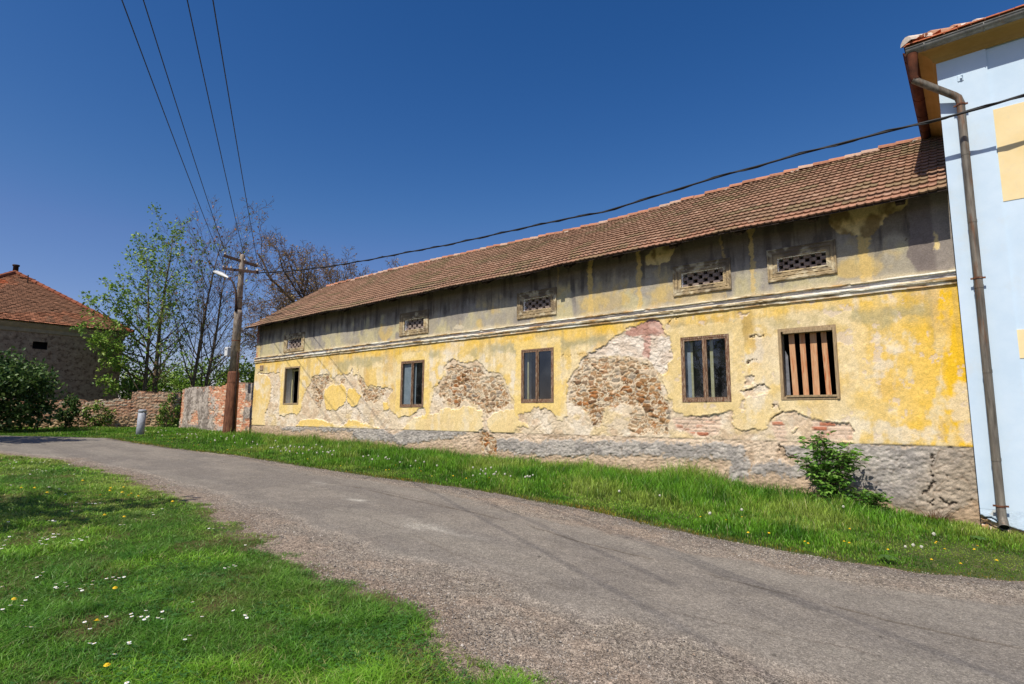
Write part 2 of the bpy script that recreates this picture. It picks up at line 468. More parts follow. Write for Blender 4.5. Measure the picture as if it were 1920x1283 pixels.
def quad_rect(corners):
    P = [at(*c) for c in corners]       # TL TR BR BL
    x0 = (P[0][0] + P[3][0]) / 2; x1 = (P[1][0] + P[2][0]) / 2
    z1 = (P[0][2] + P[1][2]) / 2; z0 = (P[2][2] + P[3][2]) / 2
    return x0, x1, z0, z1


WIN = [quad_rect(c) for c in (
    [(535.4, 688.8), (562.9, 686.6), (559, 758.6), (529.3, 759)],
    [(752.4, 678), (795.6, 674.5), (794.4, 763.4), (750, 764.6)],
    [(978.4, 656.4), (1038.5, 651), (1038, 754.5), (976.3, 756.6)],
    [(1276.6, 633.7), (1366.7, 626.3), (1371.3, 753), (1278.6, 755)],
    [(1457.8, 618.4), (1566.7, 607.5), (1576.6, 748), (1464.7, 751)])]
VENT_O = [quad_rect(c) for c in (
    [(534, 629), (572, 621.5), (571, 657), (532.5, 662)],
    [(750, 590), (804.3, 579), (804.3, 624.5), (750, 631.3)],
    [(970.5, 550), (1043, 539), (1044.7, 590), (970.5, 599.5)],
    [(1262, 501.7), (1369, 482.5), (1372.5, 541.7), (1263, 557.5)],
    [(1437.9, 470.5), (1565.6, 449.5), (1571.2, 511.2), (1440.7, 531.7)])]
VENT_I = [quad_rect(c) for c in (
    [(539.3, 636.5), (566, 632.5), (565.5, 651.5), (538.5, 654.5)],
    [(758.7, 600), (795, 595.5), (795.5, 615.5), (758.7, 620)],
    [(981, 561), (1033.3, 555), (1033.3, 577), (981, 584.5)],
    [(1276.7, 513.3), (1355, 500.8), (1356.7, 528.3), (1278.3, 539.2)],
    [(1456, 484.6), (1548.2, 470.5), (1550, 495.8), (1459, 511.2)])]
ZCB, ZCT = 3.80, 4.03           # cornice
ZPL = 1.19                      # top of the grey plinth


def build_facade():
    xs = [XL]
    while xs[-1] < XR:
        t = (xs[-1] - XL) / (XR - XL)
        xs.append(xs[-1] + 0.028 * (1 - t) + 0.0135 * t)
    xs = np.array(xs); xs[-1] = XR
    zs = np.arange(-0.45, 5.62, 0.0165)
    holes = WIN + VENT_I
    for x0, x1, z0, z1 in holes:
        for x in (x0, x1): xs[np.argmin(abs(xs - x))] = x
        for z in (z0, z1): zs[np.argmin(abs(zs - z))] = z
    X, Z = np.meshgrid(xs, zs, indexing='ij')
    sh = X.shape
    wx = X + 0.040 * fbm(X * 5, Z * 5, 3, 1) + 0.028 * fbm(X * 17, Z * 17, 4, 2)
    wz = Z + 0.040 * fbm(X * 5 + 40, Z * 5, 3, 3) + 0.028 * fbm(X * 17 + 40, Z * 17, 4, 4)

    def sdf(poly, warp=1.0):
        x0, z0 = poly.min(0) - 0.35; x1, z1 = poly.max(0) + 0.35
        i0, i1 = np.searchsorted(xs, [x0, x1]); j0, j1 = np.searchsorted(zs, [z0, z1])
        out = np.full(sh, -9.0)
        if i1 <= i0 or j1 <= j0: return out
        sx = X[i0:i1, j0:j1] + warp * (wx - X)[i0:i1, j0:j1]; sz = Z[i0:i1, j0:j1] + warp * (wz - Z)[i0:i1, j0:j1]
        d = np.full(sx.shape, 1e9); ins = np.zeros(sx.shape, bool)
        for k in range(len(poly)):
            ax, az = poly[k]; bx, bz = poly[(k + 1) % len(poly)]
            ex, ez = bx - ax, bz - az
            t = np.clip(((sx - ax) * ex + (sz - az) * ez) / (ex * ex + ez * ez + 1e-12), 0, 1)
            d = np.minimum(d, np.hypot(sx - ax - t * ex, sz - az - t * ez))
            c = ((az > sz) != (bz > sz)) & (sx < ex * (sz - az) / (ez + 1e-12 * (ez == 0)) + ax)
            ins ^= c
        out[i0:i1, j0:j1] = np.where(ins, d, -d)
        return out

    def un(polys, warp=1.0):
        r = np.full(sh, -9.0)
        for p in polys: r = np.maximum(r, sdf(p, warp))
        return r

    def line(pts, w=0.012):
        """distance mask of a polyline"""
        x0, z0 = pts.min(0) - 0.1; x1, z1 = pts.max(0) + 0.1
        i0, i1 = np.searchsorted(xs, [x0, x1]); j0, j1 = np.searchsorted(zs, [z0, z1])
        out = np.zeros(sh)
        if i1 <= i0 or j1 <= j0: return out
        sx = wx[i0:i1, j0:j1]; sz = wz[i0:i1, j0:j1]; d = np.full(sx.shape, 9.0)
        for (ax, az), (bx, bz) in zip(pts[:-1], pts[1:]):
            ex, ez = bx - ax, bz - az
            t = np.clip(((sx - ax) * ex + (sz - az) * ez) / (ex * ex + ez * ez + 1e-12), 0, 1)
            d = np.minimum(d, np.hypot(sx - ax - t * ex, sz - az - t * ez))
        out[i0:i1, j0:j1] = 1 - sst(w * 0.5, w * 1.3, d)
        return out

    # ---- regions read off the photograph, as polygons on the wall
    U = [pw(*Z7, [(195, 635), (385, 640), (392, 760), (380, 900), (372, 1003), (425, 1012), (465, 980), (530, 997), (572, 930), (592, 835), (640, 735),
                  (672, 668), (720, 655), (808, 655), (842, 690), (900, 650), (950, 655), (1000, 640), (1007, 585), (1022, 660), (1050, 650), (1058, 575),
                  (1068, 660), (1110, 720), (1160, 770), (1230, 790), (1230, 1060), (1050, 1045), (985, 1040), (932, 1098), (850, 1085), (790, 1050),
                  (690, 1035), (610, 1040), (560, 1060), (515, 1100), (255, 1100), (258, 990), (298, 900), (316, 760), (300, 690), (270, 655), (195, 650)]),
         pw(*Z8, [(0, 640), (40, 655), (46, 540), (60, 620), (95, 645), (120, 712), (150, 705), (160, 690), (260, 715), (328, 735), (300, 775), (285, 835), (300, 890), (340, 925), (372, 955),
                  (420, 935), (470, 950), (540, 875), (575, 870), (590, 930), (530, 955), (490, 965), (450, 1000), (400, 1060), (330, 1085), (255, 1050), (180, 1025), (95, 1000), (0, 1000)]),
         pw(*Z8, [(728, 555), (762, 510), (800, 482), (850, 500), (920, 512), (990, 498), (1035, 522), (1080, 582), (1135, 590), (1190, 595), (1222, 650),
                  (1255, 740), (1290, 800), (1300, 900), (1240, 890), (1160, 910), (1105, 955), (1085, 990), (1095, 1050), (1048, 1040), (1046, 900), (1000, 868), (900, 862),
                  (830, 888), (750, 872), (690, 922), (622, 932), (628, 850), (652, 740), (705, 655), (752, 610), (755, 570)]),
         pw(*Z9, [(1060, 300), (1110, 312), (1160, 390), (1195, 420), (1200, 560), (1170, 660), (1130, 705), (1140, 770), (1190, 860), (1220, 945), (1300, 975), (1300, 1165), (800, 1155),
                  (450, 1140), (330, 1150), (230, 1170), (110, 1140), (90, 1090), (112, 1055), (180, 1040), (112, 1010), (118, 965), (180, 955), (250, 925), (310, 930), (362, 965),
                  (382, 1005), (435, 1028), (470, 985), (466, 930), (455, 860), (468, 745), (500, 680), (540, 625), (592, 598), (600, 548), (690, 498), (742, 468), (800, 420), (868, 388), (905, 350), (1000, 325)]),
         pw(*ZB, [(0, 20), (60, 25), (100, 130), (190, 180), (300, 212), (345, 187), (410, 190), (480, 160), (560, 150), (638, 152), (642, 215), (625, 260), (660, 292), (800, 325), (900, 327),
                  (950, 312), (985, 225), (1040, 180), (1085, 132), (1160, 142), (1225, 162), (1330, 190), (1420, 222), (1540, 247), (1650, 240), (1712, 252), (1742, 330), (1745, 412), (1600, 430),
                  (1400, 445), (740, 447), (0, 440)]),
         pw(*ZC, [(790, 740), (840, 715), (890, 730), (885, 780), (840, 815), (800, 800)]),
         pw(*ZC, [(755, 870), (800, 865), (960, 805), (1030, 855), (1010, 900), (880, 930), (810, 955), (760, 900)]),
         pw(*ZC, [(755, 975), (795, 975), (800, 1060), (755, 1060)]),
         pw(*ZC, [(815, 590), (860, 580), (850, 612), (815, 615)]),
         pw(*ZC, [(730, 160), (850, 150), (810, 185), (750, 180)]),
         ]
    KEEP = [pw(*Z7, [(775, 775), (830, 740), (930, 740), (962, 790), (950, 885), (900, 935), (840, 962), (782, 945), (765, 850)]),
            pw(*Z7, [(975, 780), (1030, 775), (1088, 850), (1050, 900), (1000, 935), (968, 890), (960, 830)]),
            pw(*Z7, [(515, 1100), (560, 1060), (612, 1040), (690, 1035), (790, 1052), (855, 1100)]),
            pw(*Z7, [(930, 1100), (985, 1042), (1060, 1048), (1130, 1085), (1200, 1100)]),
            pw(*Z8, [(250, 830), (290, 845), (298, 890), (250, 905)]),
            pw(*ZB, [(1180, 440), (1250, 378), (1310, 410), (1300, 445)]),
            pw(*ZB, [(1150, 300), (1205, 275), (1205, 315), (1160, 335)]),
            pw(*Z9, [(110, 1020), (190, 1035), (190, 1060), (120, 1055)])]
    for x0, x1, z0, z1 in WIN[:1]:
        KEEP.append(np.array([(x0 - 0.22, z1 + 0.3), (x1 + 0.2, z1 + 0.3), (x1 + 0.22, z0 - 0.1), (x1 + 0.1, z0 - 0.33), (x0 - 0.3, z0 - 0.42)]))
    ST = [pw(*Z7, [(668, 672), (720, 658), (805, 658), (840, 692), (838, 730), (790, 752), (768, 790), (762, 850), (742, 930), (725, 960), (700, 935), (665, 860), (650, 780)]),
          pw(*Z7, [(885, 705), (910, 668), (940, 690), (935, 735), (900, 742)]),
          pw(*Z8, [(35, 660), (52, 610), (90, 640), (118, 715), (160, 695), (260, 718), (280, 735), (240, 800), (200, 850), (130, 840), (85, 812), (70, 750)]),
          pw(*Z8, [(752, 568), (800, 520), (900, 540), (960, 522), (1040, 550), (1090, 605), (1180, 602), (1215, 655), (1248, 750), (1275, 820), (1240, 880), (1150, 905), (1100, 962), (1058, 965), (1042, 888),
                   (900, 835), (830, 880), (740, 840), (665, 770), (725, 670), (765, 612)]),
          pw(*Z8, [(1032, 1060), (1060, 1035), (1100, 1047), (1112, 1090), (1160, 1132), (1172, 1300), (1030, 1300), (1010, 1110)]),
          pw(*Z9, [(600, 562), (740, 556), (900, 560), (990, 580), (1060, 612), (1100, 690), (1150, 780), (1192, 880), (1202, 980), (1192, 1105), (1130, 1132), (950, 1120), (895, 1085),
                   (885, 1000), (918, 940), (840, 918), (745, 960), (732, 1010), (682, 1068), (622, 1050), (590, 960), (480, 922), (465, 850), (480, 745), (540, 640)])]
    WHITE = [pw(*Z9, [(740, 470), (870, 412), (1005, 412), (1050, 405), (1195, 412), (1202, 560), (1135, 690), (1100, 680), (1060, 608), (985, 574), (800, 552), (600, 560), (640, 525)])]
    REDB = [pw(*Z9, [(880, 388), (920, 352), (1000, 326), (1060, 302), (1112, 314), (1162, 390), (1090, 408), (980, 415), (885, 415)]),
            pw(*Z9, [(1000, 412), (1050, 410), (1052, 590), (1002, 560)])]
    BR = [pw(*ZB, [(1345, 195), (1420, 222), (1540, 247), (1715, 252), (1745, 412), (1340, 412)]),
          pw(*ZB, [(90, 205), (540, 190), (520, 370), (340, 372), (110, 300)]),
          pw(*ZB, [(985, 235), (1090, 240), (1160, 440), (1040, 440), (980, 330)])]
    # grey scratch coat of the plinth
    GREY = [pw(*Z7, [(390, 1100), (700, 1102), (1060, 1102), (1060, 1150), (870, 1145), (600, 1130), (400, 1135)]),
            pw(*Z8, [(0, 1028), (252, 1030), (258, 1060), (330, 1088), (420, 1055), (425, 1026), (914, 1024), (914, 1085), (800, 1110), (600, 1135), (400, 1180), (250, 1140), (0, 1120)]),
            pw(*Z9, [(-40, 1142), (100, 1142), (230, 1172), (330, 1152), (800, 1158), (1290, 1168), (1290, 1262), (1000, 1262), (700, 1265), (400, 1258), (150, 1250), (-40, 1225)]),
            pw(*ZB, [(0, 440), (90, 430), (728, 436), (745, 560), (790, 655), (738, 768), (625, 765), (605, 600), (500, 562), (330, 572), (0, 575)]),
            pw(*ZB, [(805, 680), (860, 612), (1000, 590), (1260, 618), (1285, 700), (1180, 760), (1000, 720), (830, 720)]),
            pw(*ZB, [(1095, 450), (2900, 450), (2900, 900), (2500, 1150), (2100, 1000), (1900, 900), (1500, 700), (1295, 605), (1215, 560), (1140, 500)])]

    # wires for later
    u = un(U); keep = un(KEEP); st = un(ST); wh = un(WHITE); rb = un(REDB); br = un(BR); gr = un(GREY, 0.8)
    u = np.maximum(u, np.maximum(st + 0.02, np.maximum(wh, rb)))
    n_big = fbm(X * 0.9, Z * 0.9, 4, 0); n_mid = fbm(X * 3.1, Z * 3.1, 5, 2); n_fine = fbm(X * 14, Z * 14, 4, 4)
    n_str = fbm(X * 7.0, Z * 0.7, 4, 5); n_hf = fbm(X * 38, Z * 38, 3, 6)

    below = Z < (ZCB + ZCT) / 2
    plinth = Z < ZPL
    topcoat = below & ~plinth & ~((u > 0) & (keep < 0)) 
    # ---------------- colours
    # lower yellow topcoat
    yel = lin(233, 200, 124); pale = lin(236, 214, 166); satur = lin(240, 192, 52); och = lin(212, 172, 100); grn = lin(176, 166, 126); white = lin(232, 222, 202)
    c = np.broadcast_to(yel, sh + (3,)).copy()
    right = sst(-2.2, -0.3, X)
    c = mixc(c, pale, sst(-0.25, 0.35, n_mid + 0.5 * n_big + 0.35 * n_str) * 0.9)
    c = mixc(c, och, sst(0.15, 0.6, fbm(X * 2.2 + 9, Z * 1.4, 5, 3)) * 0.55)
    c = mixc(c, satur, np.clip(sst(-0.08, 0.28, fbm(X * 3.4, Z * 1.7 + 3, 5, 2) * 0.9 + n_str * 0.45 + n_big * 0.3 + 0.2 * n_fine + 0.02) * right * 0.8 + sst(-0.45, -0.16, X + 0.06 * n_mid) * 0.85, 0, 1))
    c = mixc(c, white, sst(0.2, 0.55, fbm(X * 1.7 + 3, Z * 2.1 + 5, 5, 1) + 0.3 * n_str) * 0.6)
    c = mixc(c, pale, sst(2.3, 1.5, Z + 0.3 * n_mid) * sst(-1.2, -2.6, X) * 0.55)
    band = sst(0.42, 0.04, ZCB - Z + 0.12 * n_mid)                      # under the cornice
    c = mixc(c, satur * 0.92, band * sst(-0.5, 0.3, n_big + 0.4 * n_mid) * 0.7)
    c = mixc(c, grn, sst(0.16, 0.34, ZCB - Z + 0.10 * n_mid) * sst(0.62, 0.4, ZCB - Z + 0.2 * n_mid) * sst(-0.3, 0.2, fbm(X * 1.1, Z * 0.3 + 7, 3, 7)) * 0.75)
    drip = sst(0.25, 0.6, fbm(X * 9.0, X * 0 + 2.0, 4, 5) + 0.25 * n_fine) * sst(1.5, 0.1, ZCB - Z + 0.5 * fbm(X * 4, X * 0 + 9, 3, 2))
    c = mixc(c, lin(186, 164, 112), drip * 0.45)
    # damp tan patch between the two right windows
    c = mixc(c, lin(192, 160, 92), sst(-0.03, 0.12, sdf(pw(*ZC, [(640, 130), (900, 110), (900, 330), (840, 420), (760, 480), (735, 250), (700, 180)]))) * 0.8)
    # window surrounds keep a smoother, fresher yellow
    for k, (x0, x1, z0, z1) in enumerate(WIN):
        m = 0.24 if k < 3 else 0.30
        s_ = np.minimum(np.minimum(wx - (x0 - m), (x1 + m) - wx), np.minimum(wz - (z0 - 0.36), (z1 + 0.27) - wz))
        c = mixc(c, lin(238, 206, 126) if k < 3 else lin(230, 203, 142), sst(0.0, 0.03, s_) * (0.85 if k < 4 else 0.4))
        c = mixc(c, pale, sst(0.0, 0.03, s_) * sst(0.0, 0.5, n_mid) * 0.6)
    isl = un(KEEP[:5]); c = mixc(c, lin(240, 202, 106), sst(0.0, 0.02, isl) * 0.75)
    c *= (1 + 0.10 * n_fine + 0.10 * n_hf)[..., None]
    # undercoat
    und = np.broadcast_to(lin(222, 202, 170), sh + (3,)).copy()
    und = mixc(und, lin(230, 214, 188), sst(-0.1, 0.5, n_mid))
    und = mixc(und, lin(206, 178, 144), sst(0.1, 0.6, fbm(X * 4 + 5, Z * 4, 4, 5)) * 0.7)
    und = mixc(und, lin(222, 196, 140), sst(0.3, 0.6, fbm(X * 1.6, Z * 2.4 + 3, 4, 7)) * 0.6)
    und *= (1 + 0.10 * n_fine + 0.12 * n_hf)[..., None]
    # bricks under lime
    bz = np.floor(Z / 0.078); bxo = X / 0.27 + 0.5 * (bz % 2)
    fx = np.abs((bxo % 1) - 0.5) * 2; fz = np.abs(((Z / 0.078) % 1) - 0.5) * 2
    joint = np.maximum(sst(0.90, 0.97, fx + 0.05 * n_fine), sst(0.74, 0.9, fz + 0.08 * n_fine))
    bid = vnoise(np.floor(bxo) * 3.7 + 0.5, bz * 5.3 + 0.5, 2)
    brk = mixc(np.broadcast_to(lin(222, 194, 166), sh + (3,)).copy(), lin(190, 122, 92), sst(0.35, 0.75, bid + 0.35 * n_mid))
    brk = mixc(brk, lin(206, 186, 166), joint * 0.8)
    bm = sst(-0.02, 0.04, br)
    und = mixc(und, (0, 0, 0), np.zeros(sh)); und = und * (1 - bm[..., None]) + brk * bm[..., None]
    # field stones
    qx = X / 0.175 + 0.45 * fbm(X * 5, Z * 5, 3, 1); qz = Z / 0.10 + 0.45 * fbm(X * 5, Z * 5 + 20, 3, 2)
    f1, f2, r1, r2 = cell(qx, qz, 0)
    g1, g2, s1, s2 = cell(qx * 2.3, qz * 2.3, 2)
    small = r2 > 0.62
    edge = np.where(small, (g2 - g1) * 0.6, f2 - f1); rr = np.where(small, s1, r1)
    stone = np.broadcast_to(lin(150, 110, 70), sh + (3,)).copy()
    pal = [lin(136, 102, 68), lin(156, 118, 78), lin(174, 138, 98), lin(150, 136, 118), lin(156, 106, 64), lin(202, 180, 150), lin(118, 88, 62), lin(166, 130, 90), lin(148, 108, 70)]
    idx = np.minimum((rr * len(pal)).astype(int), len(pal) - 1)
    stone = np.array(pal)[idx]
    stone *= (1 + 0.30 * n_fine + 0.26 * n_hf)[..., None]
    mort = sst(0.17, 0.03, edge + 0.13 * n_fine + 0.08 * n_hf)
    limey = sst(-0.05, 0.5, fbm(X * 2.6 + 1, Z * 2.6, 4, 6) + 0.15) * 0.22
    stone = mixc(stone, lin(222, 204, 172), np.clip(mort * 0.95 + limey, 0, 1))
    sm = sst(-0.015, 0.02, st - 0.05 + 0.06 * fbm(X * 7, Z * 7, 3, 3))
    wm = sst(-0.01, 0.02, wh)
    limed = mixc(np.broadcast_to(lin(230, 216, 196), sh + (3,)).copy(), lin(212, 194, 172), sst(-0.2, 0.5, n_mid)) * (1 + 0.08 * n_hf)[..., None]
    rm = sst(-0.01, 0.02, rb)
    redc = mixc(np.broadcast_to(lin(186, 142, 124), sh + (3,)).copy(), lin(206, 170, 152), sst(-0.2, 0.5, n_mid + n_fine * 0.4))
    und = mixc(und, (0, 0, 0), np.zeros(sh))
    und = und * (1 - wm[..., None]) + limed * wm[..., None]
    und = und * (1 - rm[..., None]) + redc * rm[..., None]
    und = und * (1 - sm[..., None]) + stone * sm[..., None]
    # plinth
    pg = mixc(np.broadcast_to(lin(156, 149, 140), sh + (3,)).copy(), lin(180, 172, 160), sst(-0.2, 0.5, n_mid + 0.5 * n_fine))
    pg = mixc(pg, lin(176, 156, 128), sst(-1.35, -0.35, X + 0.3 * n_mid + 0.6 * (0.6 - Z)) * 0.6 * sst(-2.2, -1.2, X))
    pb = mixc(np.broadcast_to(lin(214, 192, 164), sh + (3,)).copy(), lin(190, 166, 138), sst(-0.1, 0.5, n_mid))
    pb = mixc(pb, lin(164, 134, 104), sst(0.75, 0.2, Z - 0.03 * -X + 0.2 * n_mid) * 0.45)
    gm = sst(-0.03, 0.03, gr + 0.05 * n_fine + 0.06 * n_mid + 0.03 * n_hf)
    pl = pb * (1 - gm[..., None]) + pg * gm[..., None]
    pl = pl * (1 - sm[..., None]) + stone * sm[..., None]
    pl *= (1 + 0.14 * n_fine + 0.16 * n_hf)[..., None]
    # upper storey wash
    up = mixc(np.broadcast_to(lin(170, 160, 138), sh + (3,)).copy(), lin(150, 142, 130), sst(-0.2, 0.4, n_big + n_str * 0.5))
    low = sst(0.95, 0.25, Z - ZCT + 0.35 * n_mid + 0.25 * n_str)
    up = mixc(up, lin(196, 184, 140), low * sst(-0.25, 0.3, fbm(X * 1.8, Z * 1.2, 4, 1)) * 0.85)
    up = mixc(up, lin(206, 178, 112), low * sst(0.15, 0.5, fbm(X * 1.4 + 5, Z * 1.6, 4, 3)) * 0.8)
    up = mixc(up, lin(164, 158, 150), sst(0.0, 0.5, fbm(X * 3 + 7, Z * 2, 4, 2)) * 0.4)
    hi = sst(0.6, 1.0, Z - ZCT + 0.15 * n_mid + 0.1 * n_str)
    up = mixc(up, lin(114, 102, 88), hi * 0.85)  # darker grey wash, deepened further to paint in the shade under the eave
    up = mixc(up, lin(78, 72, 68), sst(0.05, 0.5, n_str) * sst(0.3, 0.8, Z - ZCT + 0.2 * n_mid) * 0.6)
    # right repaired dark patch
    dk = sdf(pw(*ZN, [(1700, 360), (1800, 350), (1800, 525), (1722, 518), (1712, 498), (1700, 480), (1706, 440), (1700, 410)]), 0.6)
    up = mixc(up, lin(126, 115, 108), sst(-0.01, 0.02, dk) * 0.92)
    up = mixc(up, lin(156, 146, 134), sst(-0.42, -0.36, X) * 0.8)
    # pale stripes of the former panel frames
    for px_t, px_b, w_, a_ in ((1105, 1107, 0.075, 0.9), (1196, 1200, 0.065, 0.85), (1354, 1357, 0.02, 0.45), (1409, 1414, 0.05, 0.7), (1618, 1627, 0.105, 0.95), (1047, 1048, 0.02, 0.4), (1236, 1235, 0.02, 0.4)):
        xm = (at(px_t, 460)[0] + at(px_b, 540)[0]) / 2
        up = mixc(up, lin(214, 184, 116), sst(w_, w_ * 0.7, abs(wx - xm) + 0.02 * n_fine) * a_ * sst(-0.7, 0.1, n_str + 0.5))
    yp = un([pw(*ZN, [(1553, 402), (1575, 385), (1702, 372), (1704, 386), (1690, 398), (1668, 402), (1655, 420), (1640, 428), (1636, 442), (1612, 448), (1600, 440), (1580, 440), (1560, 425)]),
             pw(*ZU, [(175, 240), (250, 160), (545, 80), (520, 200), (430, 330), (350, 355), (300, 340), (190, 350)]),
             pw(*ZN, [(1748, 428), (1754, 440), (1760, 462), (1754, 472), (1745, 462)])])
    ypm = sst(-0.008, 0.012, yp)
    ypc = mixc(np.broadcast_to(lin(224, 200, 142), sh + (3,)).copy(), lin(110, 84, 48), sst(0.15, 0.6, fbm(X * 3.4, Z * 2.4, 4, 4) + 0.8 * sst(0.55, 0.1, abs(X + 1.62))) * 0.75)
    up = up * (1 - ypm[..., None]) + ypc * ypm[..., None]
    ww = sst(-0.01, 0.02, sdf(pw(*Z8, [(800, 235), (840, 205), (900, 225), (905, 240), (830, 250)])))
    up = mixc(up, lin(214, 200, 170), ww * 0.8)
    up = mixc(up, lin(206, 192, 158), sst(0.09, 0.02, Z - ZCT + 0.05 * n_mid) * 0.6)
    up *= (1 + 0.08 * n_fine + 0.07 * n_hf)[..., None]
    # broken brick corner on the far left
    lc = sst(0.20, 0.13, X - XL + 0.05 * n_mid) * sst(-0.2, 0.3, n_mid + 0.3) * (Z > 3.3)
    redbrick = mixc(np.broadcast_to(lin(176, 104, 78), sh + (3,)).copy(), lin(206, 190, 170), joint)
    up = up * (1 - lc[..., None]) + redbrick * lc[..., None]

    # flaking: undercoat level under topcoat
    lost = sst(-0.006, 0.006, np.where(keep > 0, -keep, u))
    lost = np.where(below & ~plinth, lost, 0)
    col = np.where(below[..., None], c * (1 - lost[..., None]) + und * lost[..., None], up)
    col = np.where(plinth[..., None], pl, col)
    # small chips in the yellow coat
    chips = sst(0.62, 0.68, fbm(X * 5.3 + 31, Z * 5.3, 4, 6)) * (1 - lost) * (below & ~plinth) * sst(-6.5, -4.5, X) * 0.7
    col = mixc(col, lin(220, 200, 176), chips)

    # ---------------- relief (positive = into the wall)
    dep = 0.004 * n_mid + 0.0015 * n_fine
    rough = 0.006 * n_fine + 0.004 * n_hf
    dl = 0.018 + rough + 0.006 * sst(-0.1, 0.5, n_mid)
    dl = dl + bm * (0.004 + 0.012 * joint - 0.008 * bid)
    srel = np.where(small, 0.6, 1.0) * sst(0.02, 0.35, edge) * (0.35 + 0.9 * rr)
    dst = 0.042 - 0.022 * srel + 0.008 * n_fine + 0.004 * n_hf
    dl = dl * (1 - sm) + dst * sm
    dlw = 0.030 - 0.020 * sst(0.0, 0.3, edge) * rr + rough
    dl = dl * (1 - wm * (1 - sm)) + dlw * wm * (1 - sm)
    dep = dep + lost * dl
    # lifted lip at plaster edges
    lip = np.exp(-((np.where(keep > 0, -keep, u) + 0.012) / 0.012) ** 2) * (below & ~plinth)
    dep = dep - lip * 0.008 * sst(-0.2, 0.3, n_mid)
    # plinth relief: dashed render, raked diagonally
    rk = 0.5 * fbm((X + 0.55 * Z) * 6, (Z - 0.3 * X) * 24, 4, 1) + 0.8 * fbm(X * 16, Z * 30, 4, 3)
    dp = 0.010 + 0.012 * rk + 0.005 * n_fine + 0.007 * n_hf + (1 - gm) * (0.018 + 0.01 * n_mid)
    dp = dp * (1 - sm) + (dst + 0.015) * sm
    dep = np.where(plinth, dp, dep)
    dep = dep + chips * 0.006
    dep = dep + np.where(~below, ypm * 0.006, 0)
    # cracks
    CR = [pw(*ZP, [(1205, 500), (1190, 550), (1130, 592)]), pw(*ZP, [(1250, 630), (1290, 665), (1330, 668), (1380, 650)]), pw(*ZP, [(1150, 655), (1172, 672), (1195, 655)]),
          pw(*ZB, [(1000, 100), (1060, 132)]), pw(*ZB, [(985, 225), (1020, 200), (1045, 170), (1085, 130)]), pw(*Z7, [(230, 262), (218, 500)]), pw(*Z7, [(165, 585), (143, 1105)]),
          pw(*Z7, [(958, 900), (940, 1060), (925, 1090)]), pw(*ZC, [(840, 380), (900, 370), (980, 362)]), pw(*ZC, [(790, 870), (860, 845), (962, 808)]),
          pw(*ZC, [(810, 612), (840, 590), (905, 560)]), pw(*ZB, [(1015, 515), (1050, 480), (1095, 465), (1150, 520)]), 
          pw(*ZU, [(425, 1000), (480, 955), (585, 940)]), pw(*Z9, [(430, 565), (480, 550), (590, 548)]), pw(*ZP, [(1205, 300), (1195, 410), (1190, 500)]),
          pw(*ZR, [(585, 545), (590, 580)]), pw(*Z8, [(640, 730), (690, 690), (720, 650)])]
    cw = [0.03, 0.03, 0.02, 0.012, 0.02, 0.03, 0.022, 0.012, 0.018, 0.016, 0.012, 0.012, 0.02, 0.007, 0.01, 0.01, 0.015]
    for p, w_ in zip(CR, cw):
        m = line(p, w_ * 0.6)
        dep = dep + m * 0.035; col = mixc(col, lin(60, 48, 38), m * 0.8)
    # net of hairline cracks in exposed coats
    h1, h2, _, _ = cell(X * 3.2 + 0.4 * n_mid, Z * 4.2 + 0.4 * n_mid, 5)
    hair = sst(0.055, 0.02, h2 - h1) * sst(-0.1, 0.3, fbm(X * 1.3, Z * 1.3 + 60, 3, 0)) * np.where(plinth, 0.8, lost) * (1 - sm)
    dep = dep + hair * 0.014; col = mixc(col, lin(120, 96, 76), hair * 0.45)
    # soil splash at the foot
    foot = sst(0.35, 0.0, Z - gz(X) + 0.15 * n_mid)
    col = mixc(col, lin(120, 100, 70), foot * 0.45 * plinth)

    co = np.stack([X, D + dep, Z], -1).reshape(-1, 3)
    nx, nz = sh
    i, j = np.meshgrid(np.arange(nx - 1), np.arange(nz - 1), indexing='ij')
    cx = (xs[:-1] + xs[1:])[i] / 2; cz = (zs[:-1] + zs[1:])[j] / 2
    ok = cz > gz(cx) - 0.35
    for x0, x1, z0, z1 in holes:
        ok &= ~((cx > x0) & (cx < x1) & (cz > z0) & (cz < z1))
    a = (i * nz + j)[ok]
    q = np.stack([a, a + nz, a + nz + 1, a + 1], -1)
    used = np.zeros(len(co), bool); used[q.ravel()] = True
    remap = np.cumsum(used) - 1
    return fast_mesh('wall', co[used], remap[q], 4, M_FACADE, house, np.clip(col.reshape(-1, 3)[used], 0, 1) * 0.98)


wall_o = build_facade()

# left gable wall, back wall and dark inside
mb = MB()
GX = XL
g = lambda x: float(gz(x))
mb.add([(GX, D, -0.2), (GX, 18.5, -0.2), (GX, 18.5, 5.55), (GX, 14.75, 7.55), (GX, D, 5.5)], [(0, 4, 3, 2, 1)])
mb.add([(GX, 18.5, -0.2), (XR, 18.5, -0.2), (XR, 18.5, 5.5), (GX, 18.5, 5.5)], [(0, 3, 2, 1)])
M_GABLE = n_mat('gable_render', lin(176, 156, 128), lin(206, 190, 164), 2.5, 0.95, bump=0.6, b_dist=0.03, c3=lin(170, 104, 78), s3=3.0, t3=(0.56, 0.66))
mb.build('gable_wall', M_GABLE, house)
mb = MB()
x0, x1, y0, y1, z0, z1 = XL + 0.05, XR - 0.05, D + 0.42, 16.5, 0.4, 5.2
mb.add([(x0, y0, z0), (x1, y0, z0), (x1, y1, z0), (x0, y1, z0), (x0, y0, z1), (x1, y0, z1), (x1, y1, z1), (x0, y1, z1)],
       [(0, 1, 2, 3), (4, 7, 6, 5), (1, 5, 6, 2), (2, 6, 7, 3), (3, 7, 4, 0)])
mb.build('dark_interior', M_DARK, house)


